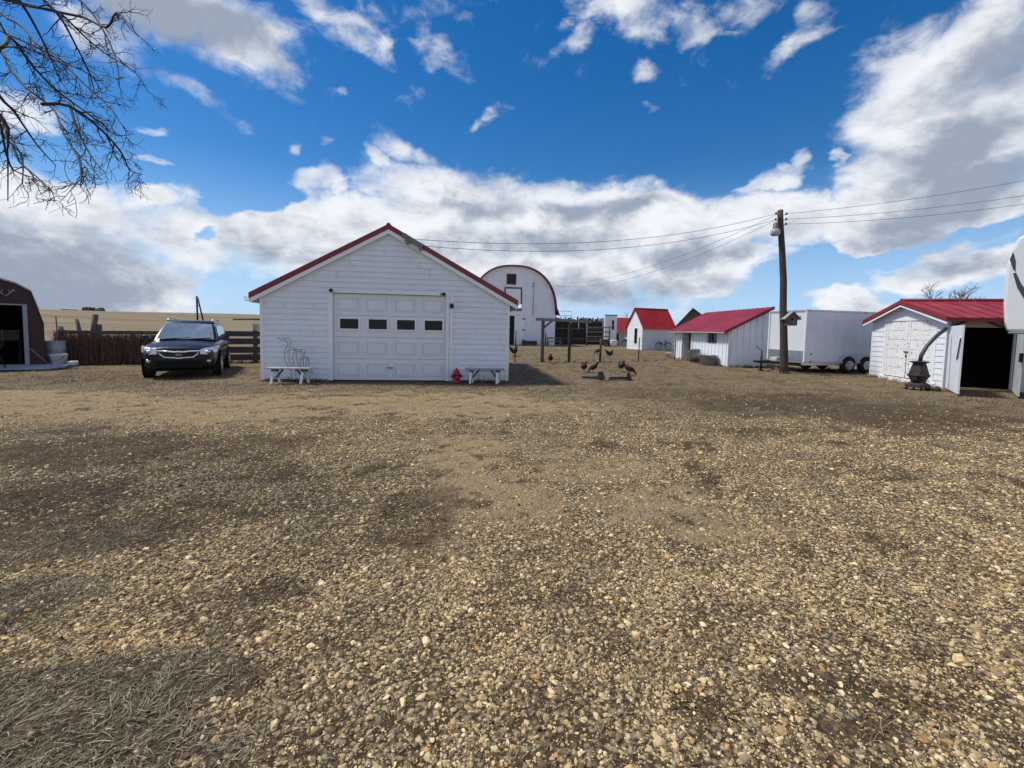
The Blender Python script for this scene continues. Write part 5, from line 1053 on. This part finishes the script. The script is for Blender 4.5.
def corral():
    t = thing('slab_corral', 'tall dark fence of rough upright slabs beyond the hens, beside the barn', 'fence', (0, 0, 0)); rr = random.Random(5)
    a, b = Vector((5.0, 53, 0)), Vector((11.0, 54.0, 0)); m = MB(); d = b-a; f = 0
    while f < 1:
        w = rr.uniform(.10, .24); p = a + d*f; h = rr.uniform(2.95, 3.35); m.beam((p.x, p.y+rr.uniform(-.03, .03), 0), (p.x+rr.gauss(0, .05), p.y, h), w, .05, (0, 1, 0)); f += (w+rr.choice([.0, .01, .03, .07]))/6.1
    
    f = .01
    while f < .98: p = a + d*f; m.beam((p.x, p.y+.12, 0), (p.x+rr.gauss(0, .03), p.y+.12, rr.uniform(2.8, 3.2)), .42, .05, (0, 1, 0)); f += .4/6.1
    sl = m.build('slabs', WOODD, t); sl['kind'] = 'stuff'
    m = MB()
    for z in (.7, 1.9, 2.8): m.beam((5.0, 52.9, z), (11.0, 53.9, z), .1, .14)
    m.build('rail', WOODGX, t)
    for f in (0, .33, .66, 1): p = a + d*f; MB().tube([(p.x, p.y-.2, -.1), (p.x, p.y-.2, 3.25)], .12, 8).build('post', WOODG, t)
corral()
t = thing('pole_gate', 'grey pole gate with four rails in front of the tall slab fence', 'gate', (8.2, 48.5, 0), R(8))
for x in (0, 2.55): MB().tube([(x, 0, -.1), (x, 0, 2.35)], .09, 8).build('post', WOODG, t)
for z in (.55, 1.05, 1.55, 2.05): MB().beam((-.1, -.1, z), (2.7, -.1, z+.03), .06, .12).build('rail', M('pale_grey_rail', (.2, .19, .17), .85, var=.3, stretch=(.6, 3, 3)), t)
t = thing('pipe_panel', 'pale steel pipe rack standing above the slab fence beside the barn', 'rack', (5.2, 53.6, 0), R(5))
q = MB(); [q.tube([(x, 0, 0), (x, 0, 4.0)], .035, 6) for x in (0, 1.0, 1.9)]; q.build('upright', GALV, t); q = MB(); [q.tube([(0, 0, z), (1.9, 0, z)], .03, 6) for z in (4.0, 3.45)]; q.build('rail', GALV, t)
def yard_seat():
    t = thing('garden_bench', 'small grey wooden garden bench in front of the barn, right of its trough', 'bench', (3.6, 44.6, 0), R(10))
    MB().box(-.05, 1.4, -.25, .25, .48, .54).build('seat', WOODGX, t); MB().beam((-.0, .25, .85), (1.4, .25, .85), .04, .12).build('backrest', WOODGX, t)
    for x in (0, 1.35):
        for y in (-.2, .25): MB().box(x-.05, x+.05, y-.05, y+.05, 0, .9 if y > 0 else .478).build('leg', WOODG, t)
    MB().tube([(-.25, 0, 0), (-.25, 0, 1.35)], .07, 7).build('arm_post', WOODD, t)
yard_seat()

# ------------------------------------------------------------------ bicycles
def bicycle(loc, rz, label, colr):
    t = thing('bicycle', label, 'bicycle', loc, rz); FR = M('bike_'+colr[0], colr[1], .4, metal=.3)
    for x in (-.53, .53):
        a = [2*math.pi*k/28 for k in range(28)]; w = MB().tube([(x+.33*math.cos(k), 0, .35+.33*math.sin(k)) for k in a], .024, 6, closed=True).build('wheel', RUBBER, t)
        s = MB(); [s.tube([(x, 0, .35), (x+.32*math.cos(k), 0, .35+.32*math.sin(k))], .003, 4) for k in a[::2]]; s.lathe([(.03, -.05), (.03, .05)], (x, 0, .35), 10, 'y'); s.tube([(x+.31*math.cos(k), 0, .35+.31*math.sin(k)) for k in a], .009, 5, closed=True); s.build('spokes', ALLOY, w)
        if x > 0 or True: MB().tube([(x+.385*math.cos(k), 0, .35+.385*math.sin(k)) for k in [R(d) for d in (range(20, 171, 12) if x > 0 else range(30, 151, 12))]], .022, 6).build('mudguard', FR, t)
    f = MB(); bb = (.02, 0, .30); sd = (.20, 0, .78); hd = (-.36, 0, .80)
    for p, q in ((bb, sd), (bb, hd), ((-.33, 0, .70), (.14, 0, .52)), (bb, (.53, 0, .35)), (sd, (.53, 0, .35)), (hd, (-.42, 0, .60)), ((-.40, 0, .64), (-.53, 0, .35))): f.tube([p, q], .022, 7)
    f.build('frame', FR, t)
    MB().loft([[(.08, y*.03, .87+.01*z) for y, z in ((-1, -1), (1, -1), (1, 1), (-1, 1))], [(.22, y*.06, .88+.02*z) for y, z in ((-1, -1), (1, -1), (1, 1), (-1, 1))], [(.36, y*.10, .90+.025*z) for y, z in ((-1, -1), (1, -1), (1, 1), (-1, 1))]]).tube([(.20, 0, .76), (.24, 0, .87)], .014, 6).build('saddle', BLACKM, t)
    MB().tube([(-.34, 0, .79), (-.32, 0, .98)], .014, 6).tube([(-.14, -.28, 1.03), (-.28, -.26, 1.06), (-.34, 0, .99), (-.28, .26, 1.06), (-.14, .28, 1.03)], .013, 6).build('handlebar', CHROME, t)
    MB().lathe([(.09, -.006), (.09, .006)], (.02, -.03, .30), 14, 'y').tube([(.02, -.04, .30), (.10, -.06, .16)], .01, 5).tube([(.02, .04, .30), (-.06, .06, .44)], .01, 5).build('pedal_crank', ALLOY, t)
bicycle((14.05, 40.95, 0), R(20), 'dark blue bicycle leaning on the side wall of the small gabled shed', ('dark_blue', (.02, .035, .09)))
bicycle((12.95, 49.3, 0), R(25), 'old dark bicycle parked before the lean roof of the narrow shed', ('dark_brown', (.03, .025, .025)))

# ------------------------------------------------------------------ hens
def hen_mesh(mb, head_down=False):
    """one continuous body: tail, back, breast, neck and head along a bent spine (x forward)"""
    if not head_down: sp = [(-.24, .46, .012, .06), (-.20, .40, .045, .09), (-.14, .32, .095, .11), (-.05, .265, .13, .135), (.05, .27, .135, .15), (.12, .32, .105, .12), (.15, .385, .065, .08), (.165, .44, .045, .05), (.185, .475, .042, .046), (.215, .485, .032, .034), (.24, .482, .012, .012)]
    else: sp = [(-.24, .46, .012, .06), (-.20, .40, .045, .085), (-.14, .33, .095, .105), (-.05, .28, .13, .13), (.06, .25, .13, .13), (.14, .225, .08, .085), (.19, .17, .048, .052), (.225, .10, .034, .036), (.245, .065, .036, .038), (.26, .045, .025, .028), (.268, .03, .010, .010)]
    rings = []
    for i, (x, z, ry, rz) in enumerate(sp):
        a = sp[max(0, i-1)]; b = sp[min(len(sp)-1, i+1)]; tx, tz = b[0]-a[0], b[1]-a[1]; l = math.hypot(tx, tz) or 1; nx, nz = -tz/l, tx/l
        rings.append([(x + nx*rz*math.sin(t), ry*math.cos(t), z + nz*rz*math.sin(t)) for t in [2*math.pi*k/12 for k in range(12)]])
    mb.loft(rings)
def make_hen(label, cat, mats, head_down=False):
    t = thing('hen', label, cat, (0, 0, 0), 0, 'hens foraging in the yard')
    m = MB(); hen_mesh(m, head_down); m.build('body', mats[0], t, sub=1)
    hx, hz = (.255, .055) if head_down else (.205, .485)
    c = MB(); dz = 1 if not head_down else .4
    c.prism([(hx-.035, -.006, hz+.03*dz), (hx-.02, -.006, hz+.065*dz), (hx-.005, -.006, hz+.045), (hx+.01, -.006, hz+.065*dz), (hx+.025, -.006, hz+.02)], (0, .012, 0)); c.ball((hx+.012, 0, hz-.035), (.012, .01, .022), 8, 5); c.build('comb', M('red_comb', (.30, .02, .02), .6), t)
    b = MB(); b.loft([[(hx+.02, -.008, hz-.008), (hx+.02, .008, hz-.008), (hx+.02, .008, hz+.01), (hx+.02, -.008, hz+.01)], [(hx+.055, -.001, hz-.008), (hx+.055, .001, hz-.008), (hx+.055, .001, hz-.005), (hx+.055, -.001, hz-.005)]]); b.build('beak', M('horn_beak', (.25, .17, .07), .5), t)
    for s in (-1, 1):
        w = MB(); w.loft([[(x, s*(.118+.014*k), z+dz2) for x, z, dz2 in ((.06, .28, .06), (-.02, .29, .075), (-.14, .30, .05), (-.19, .31, .0), (-.10, .25, -.03), (.04, .235, -.02))] for k in (0, 1)]); w.build('wing', mats[1], t)
        l = MB(); l.tube([(.0, s*.045, .20), (.015, s*.045, .12), (.0, s*.045, .012)], [.022, .010, .008], 7)
        for a in (-35, 0, 35, 180): l.tube([(0, s*.045, .012), (.05*math.cos(R(a)), s*.045+.05*math.sin(R(a)), .006)], .006, 5)
        l.build('leg', M('yellow_leg', (.22, .15, .06), .6), t)
    tl = MB()
    for k in range(5): tl.prism([(-.21, -.03+.015*k, .36), (-.19, -.03+.015*k, .45), (-.31+.01*abs(k-2), -.03+.015*k, .56-.02*abs(k-2)), (-.335, -.03+.015*k, .47)], (0, .006, 0))
    tl.build('tail', mats[1], t)
    return t
BRN = (M('brown_feathers', (.030, .016, .010), .85, var=.5, sc=20), M('dark_brown_feathers', (.016, .010, .008), .85, var=.4, sc=22)); BLKF = (M('black_feathers', (.010, .009, .009), .7, var=.3, sc=20), M('glossy_black_feathers', (.008, .008, .009), .6, var=.3)); RUS = (M('rust_feathers', (.075, .036, .018), .8, var=.4, sc=20), BRN[1])
p_up = make_hen('brown hen standing upright, left of the pair behind the left wedge trough', 'hen', BRN); p_dn = make_hen('brown hen bending away, right of the pair behind the left wedge trough', 'hen', BRN, True)
p_bk = make_hen('black hen standing upright behind the right low trough', 'hen', BLKF)
def put(o, x, y, rz, sc, label=None):
    o.location = (x, y, 0); o.rotation_euler.z = R(rz); o.scale = (sc, sc, sc)
    if label: o['label'] = label
put(p_up, 2.82, 17.2, 100, .80); put(p_dn, 3.16, 17.1, 205, .78); put(p_bk, 4.45, 17.9, 105, .82)
c = copy_tree(p_dn); put(c, 4.45, 16.5, -20, .84, 'dark hen turned right, lowest of the pair behind the right low trough')
c = copy_tree(p_up); put(c, 5.95, 26.8, 20, 1.0, 'hen with raised tail strutting alone beyond the wire fence')
c = copy_tree(p_up); put(c, 1.9, 21.6, 80, .9, 'small rusty hen standing between the two arbour posts')
c = copy_tree(p_bk); put(c, .12, 26.8, 35, 1.15, 'large dark hen just past the garage corner by the thin post')
c = copy_tree(p_dn); put(c, 5.95, 30.6, 200, 1.0, 'hen pecking at the ground far beyond the wire fence')
def scraper(x, y, rz, label):
    t = thing('feed_trough', label, 'trough', (x, y, 0), R(rz), 'low wooden troughs among the hens'); t.scale = (.8, .85, .9)
    DK = M('dark_plank', (.03, .024, .02), .8, var=.3); b = MB(); b.prism([(-.42, -.10, .02), (.40, -.10, .02), (.44, -.10, .10), (-.42, -.10, .06)], (0, .03, 0)); b.prism([(-.42, .10, .02), (.40, .10, .02), (.44, .10, .12), (-.42, .10, .06)], (0, .03, 0)); b.build('side_board', DK, t)
    MB().prism([(-.46, -.14, .0), (.42, -.14, .0), (.42, .16, .0), (-.46, .16, .0)], (0, 0, .02)).build('bottom_board', M('grey_board_top', (.20, .18, .16), .8, var=.3), t)
    MB().prism([(.30, -.16, .022), (.52, -.16, .022), (.40, -.16, .30), (.34, -.16, .30)], (0, .34, 0)).build('end_block', DK, t)
    MB().beam((-.44, .02, .07), (.36, .02, .21), .16, .025).build('sloped_board', M('grey_board_top', (.20, .18, .16), .8, var=.3), t)
scraper(2.70, 14.75, -30, 'low dark wooden trough with wedge end, left of two among the hens')
scraper(3.62, 14.75, -14, 'low dark wooden trough with upright end, right of two among the hens')

# ------------------------------------------------------------------ bare trees
LIMBS=[[(-3.82,3.06,3.95),(-3.8,3.38,3.99),(-4.0,3.7,4.15),(-4.07,4.02,4.31),(-4.23,4.34,4.41),(-4.3,4.66,4.4),(-4.42,4.98,4.46),(-4.44,5.3,4.49),(-4.59,5.62,4.45)],[(-5.23,5.16,5.08),(-4.71,4.94,4.88),(-4.25,4.72,4.62),(-3.9,4.5,4.59),(-3.57,4.28,4.29),(-3.29,4.06,4.07)],[(-3.66,2.9,3.23),(-3.57,3.16,3.48),(-3.77,3.42,3.68),(-3.96,3.68,3.77),(-4.14,3.94,3.76),(-4.26,4.2,3.72),(-4.34,4.46,3.71),(-4.39,4.72,3.69),(-4.41,4.98,3.65),(-4.41,5.24,3.75)],[(-7.28,5.7,5.51),(-6.1,5.4,4.78),(-5.64,5.1,4.42),(-5.18,4.8,4.06),(-4.77,4.5,3.82),(-4.33,4.2,3.56),(-3.97,3.9,3.27),(-3.55,3.6,2.99),(-3.15,3.3,2.74),(-2.84,3.0,2.49)],[(-3.78,3.66,3.31),(-3.73,3.84,3.38),(-3.69,4.02,3.31),(-3.7,4.2,3.19),(-3.8,4.38,3.09),(-3.82,4.56,3.11)],[(-4.59,4.72,3.83),(-4.3,4.46,3.47),(-3.98,4.2,3.14),(-3.65,3.94,2.92)],[(-5.18,4.1,3.9),(-5.02,4.42,3.72),(-5.24,4.74,3.68),(-5.39,5.06,3.55),(-5.48,5.38,3.44)],[(-6.91,5.45,4.2),(-5.97,5.23,3.72),(-5.56,5.01,3.37),(-5.11,4.79,3.14),(-4.66,4.57,2.9)],[(-5.55,4.38,3.78),(-5.28,4.64,3.65),(-5.49,4.9,3.43),(-5.77,5.16,2.94)],[(-7.34,5.95,5.69),(-6.38,5.65,5.14),(-5.7,5.35,4.8),(-5.05,5.05,4.46),(-4.5,4.75,4.05),(-4.03,4.45,3.71),(-3.63,4.15,3.37)],[(-5.49,4.56,5.3),(-5.12,4.74,5.07),(-4.9,4.92,4.85),(-4.93,5.1,4.66),(-5.0,5.28,4.49),(-5.12,5.46,4.36)],[(-7.08,5.88,6.37),(-5.94,5.62,5.83),(-5.1,5.36,5.31),(-4.64,5.1,4.82),(-4.29,4.84,4.36),(-4.01,4.58,3.97)],[(-3.85,3.2,4.19),(-3.88,3.52,4.1),(-4.08,3.84,4.05),(-4.3,4.16,4.0),(-4.49,4.48,3.95)],[(-6.63,5.25,4.55),(-5.93,5.03,4.06),(-5.4,4.81,3.5),(-5.02,4.59,3.22),(-4.74,4.37,2.91)],[(-4.72,3.75,3.94),(-4.65,4.01,3.44),(-4.82,4.27,3.19),(-4.99,4.53,3.08),(-5.06,4.79,3.09)],[(-6.64,5.5,5.83),(-5.86,5.2,5.06),(-5.23,4.9,4.68),(-4.76,4.6,4.3),(-4.32,4.3,4.02),(-3.85,4.0,3.82)]]
def twig(mb, p, d, L, r, depth, rr, droop):
    pts = [Vector(p)]; v = Vector(d).normalized(); n = 4 if depth else 3; rad = [r]
    for i in range(n):
        v = (v + Vector((rr.gauss(0, .22), rr.gauss(0, .22), rr.gauss(0, .18) - droop))).normalized(); pts.append(pts[-1] + v*(L/n)); rad.append(max(.0016, r*(1-.75*(i+1)/n)))
    mb.tube(pts, rad, 5)
    if depth:
        for i in range(1, n+1):
            for k in range(rr.choice([1, 1, 2])):
                s = (pts[i]-pts[i-1]).normalized(); q = Vector((rr.gauss(0, 1), rr.gauss(0, 1), rr.gauss(0, 1))); q = (q - s*q.dot(s)).normalized()
                twig(mb, pts[i], s*.75 + q*.75, L*rr.uniform(.35, .62), max(.002, rad[i]*.7), depth-1, rr, droop*.6)
def near_tree():
    rr = random.Random(21); t = thing('bare_tree', 'leafless tree whose dark drooping branches hang in at the upper left', 'tree', (0, 0, 0))
    base = Vector((-9.6, 3.2, -.1)); tr = MB(); tr.tube([base, base+Vector((.05, 0, .8)), base+Vector((.2, .05, 2.4)), base+Vector((.5, .0, 4.2)), base+Vector((.75, -.05, 5.6)), base+Vector((.9, -.1, 7.0))], [.32, .25, .21, .17, .12, .05], 12); tr.build('trunk', M('dark_bark', (.045, .036, .03), .9, var=.35, bump=.6, bsc=30, stretch=(3, 3, .5)), t)
    cr = MB()
    for li, lm in enumerate(LIMBS):
        pts = [Vector(p) for p in lm]; offs = [rr.gauss(0, .10) for _ in range(3)]
        pts = [p + Vector((0, math.sin(i*.9+li)*.06, 0)) for i, p in enumerate(pts)]
        start_r = .017 if pts[0].x < -4.9 else .015
        if pts[0].x < -5.0:
            hz = min(max(pts[0].z-.9, 1.8), 5.8); root = base + Vector((.3+.06*hz*.8, 0, hz)); pts = [root, root.lerp(pts[0], .5) + Vector((0, 0, .35))] + pts
            rad = [.045, .034] + [start_r*(1-.72*i/(len(pts)-3)) for i in range(len(pts)-2)]
        else: rad = [start_r*(1-.75*i/(len(pts)-1)) for i in range(len(pts))]
        # soften the path
        sp = []; sr = []
        for i in range(len(pts)-1):
            for k in range(3):
                f = k/3; p0, p1, p2, p3 = pts[max(0, i-1)], pts[i], pts[i+1], pts[min(len(pts)-1, i+2)]
                sp.append(.5*((2*p1)+(p2-p0)*f+(2*p0-5*p1+4*p2-p3)*f*f+(3*p1-p0-3*p2+p3)*f**3)); sr.append(rad[i]+(rad[i+1]-rad[i])*f)
        sp.append(pts[-1]); sr.append(rad[-1]); cr.tube(sp, [max(.0025, r*.9) for r in sr], 6)
        for i in range(2, len(sp)):
            if sp[i].x < -5.6 and rr.random() < .6: continue
            for k in range(rr.choice([0, 1, 1, 1])):
                s = (sp[i]-sp[i-1]).normalized(); q = Vector((rr.gauss(0, .8), rr.gauss(0, .6), rr.gauss(0, 1))); q = (q - s*q.dot(s)).normalized()
                twig(cr, sp[i], s*.7+q*.8+Vector((0, 0, -.12)), rr.uniform(.10, .30), min(.0065, sr[i]*.55+.001), rr.choice([1, 1, 2]), rr, .10)
    cr.build('crown', M('twig_bark', (.035, .028, .026), .85, var=.3), t)
near_tree()
def far_tree(x, y, h, label, name='bare_tree', spread=.55, seed=1, col=(.17, .14, .12), dens=3):
    rr = random.Random(seed); z = float(ground_z(x, y)); t = thing(name, label, 'tree', (x, y, z), 0, 'bare trees behind the sheds')
    MB().tube([(0, 0, -.1), (.05, 0, h*.25), (.0, .05, h*.5)], [h*.028, h*.022, h*.014], 8).build('trunk', M('far_bark', (.08, .065, .05), .9), t)
    m = MB()
    def rec(p, d, L, r, n):
        q = p + d*L; mid = p.lerp(q, .5) + Vector((rr.gauss(0, .05), rr.gauss(0, .05), 0))*L; m.tube([p, mid, q], [r, r*.8, r*.6], 4)
        if n: 
            for k in range(dens): rec(p.lerp(q, rr.uniform(.5, 1)), (d + Vector((rr.gauss(0, spread), rr.gauss(0, spread), rr.gauss(.1, spread*.6)))).normalized(), L*rr.uniform(.55, .8), max(.009, r*.62), n-1)
    for k in range(6): rec(Vector((0, 0, h*rr.uniform(.15, .5))), Vector((rr.gauss(0, .7), rr.gauss(0, .7), 1)).normalized(), h*.26, h*.010, 4)
    m.build('crown', M('far_twigs_%d' % seed, col, .9), t)
far_tree(34.8, 36.5, 5.7, 'leftmost bare tree showing above the right shed roof', seed=4)
far_tree(37.6, 37.5, 6.0, 'middle bare tree showing above the right shed roof', seed=9)
far_tree(40.2, 37.0, 5.9, 'rightmost bare tree showing above the right shed roof, nearest the camper', seed=14)
far_tree(17.6, 63, 5.6, 'pale budding tree showing between the narrow shed and small gabled shed', name='budding_tree', seed=17, col=(.30, .28, .16))
def shelterbelt():
    m = MB(); rr = random.Random(8)
    for i in range(70):
        u = rr.choice([rr.uniform(84, 104), rr.uniform(62, 80), rr.uniform(84, 104)]); a = (u-512)/440; y = 415+rr.uniform(-8, 8); x = a*y; z = float(ground_z(np.array(x), np.array(y))); h = rr.uniform(3, 6.5) if u > 83 else rr.uniform(2, 3.6); m.ball((x, y, z+h*.4), (rr.uniform(1.2, 2.6), 1.5, h*.6), 7, 5)
    struct(m.build('far_shelterbelt', M('far_dark_trees', (.035, .04, .035), .9, var=.4)), 'stuff')
shelterbelt()

# dead weeds along the foot of walls and fences
def wall_weeds():
    seg = [(gx(0, -.08, 0)[:2], gx(1.8, -.08, 0)[:2], 380), (gx(5.4, -.08, 0)[:2], gx(7.06, -.08, 0)[:2], 380), ((10.5, 21.5), (10.45, 28.4), 900), ((10.6, 21.45), (12.5, 21.5), 500), ((13.8, 14.1), (14.75, 18.2), 600), ((11.4, 18.6), (11.8, 18.6), 150), ((-16.6, 15.8), (-13.6, 17.0), 900), ((-13.1, 17.6), (-10.6, 18.7), 900), ((12.0, 20.5), (16.5, 21.3), 500), ((1.3, 22.2), (4.9, 23.2), 500), ((4.9, 23.2), (9.7, 26.1), 500)]
    xs, ys = [], []
    for a, b, n in seg:
        f = RNG.uniform(0, 1, n); f = np.clip(f + .04*np.sin(f*40), 0, 1); xs.append(a[0] + (b[0]-a[0])*f + RNG.normal(0, .06, n)); ys.append(a[1] + (b[1]-a[1])*f + RNG.normal(0, .06, n))
    blades('dry_weeds', np.concatenate(xs), np.concatenate(ys), .13, .010, .95, [(.30, .22, .12), (.20, .14, .075), (.10, .07, .04), (.38, .30, .17)], .0)
wall_weeds()

# pieces that stand apart become parts of their own
def split_loose(names):
    for o in [o for o in bpy.data.objects if o.type == 'MESH' and o.parent and o.name.split('.')[0] in names]:
        me = o.data; n = len(me.vertices); par = list(range(n))
        def find(a):
            while par[a] != a: par[a] = par[par[a]]; a = par[a]
            return a
        for e in me.edges: par[find(e.vertices[0])] = find(e.vertices[1])
        grp = {}
        for f in me.polygons: grp.setdefault(find(f.vertices[0]), []).append(f)
        if len(grp) < 2: continue
        for k, fs in enumerate(grp.values()):
            idx = sorted({v for f in fs for v in f.vertices}); mp = {v: i for i, v in enumerate(idx)}
            m2 = bpy.data.meshes.new(o.name.split('.')[0]); m2.from_pydata([me.vertices[v].co[:] for v in idx], [], [[mp[v] for v in f.vertices] for f in fs])
            m2.polygons.foreach_set('use_smooth', [f.use_smooth for f in fs])
            for mt in me.materials: m2.materials.append(mt)
            c = o.copy(); c.data = m2; COL.objects.link(c); c.parent = o.parent
        bpy.data.objects.remove(o)
split_loose({'foundation', 'corner_trim', 'door_hinge', 'skid', 'corner_post', 'batten', 'wiper', 'upright', 'rail', 'plank', 'marker_light', 'axle', 'leg', 'door_handle', 'door_frame', 'handle', 'insulator'})
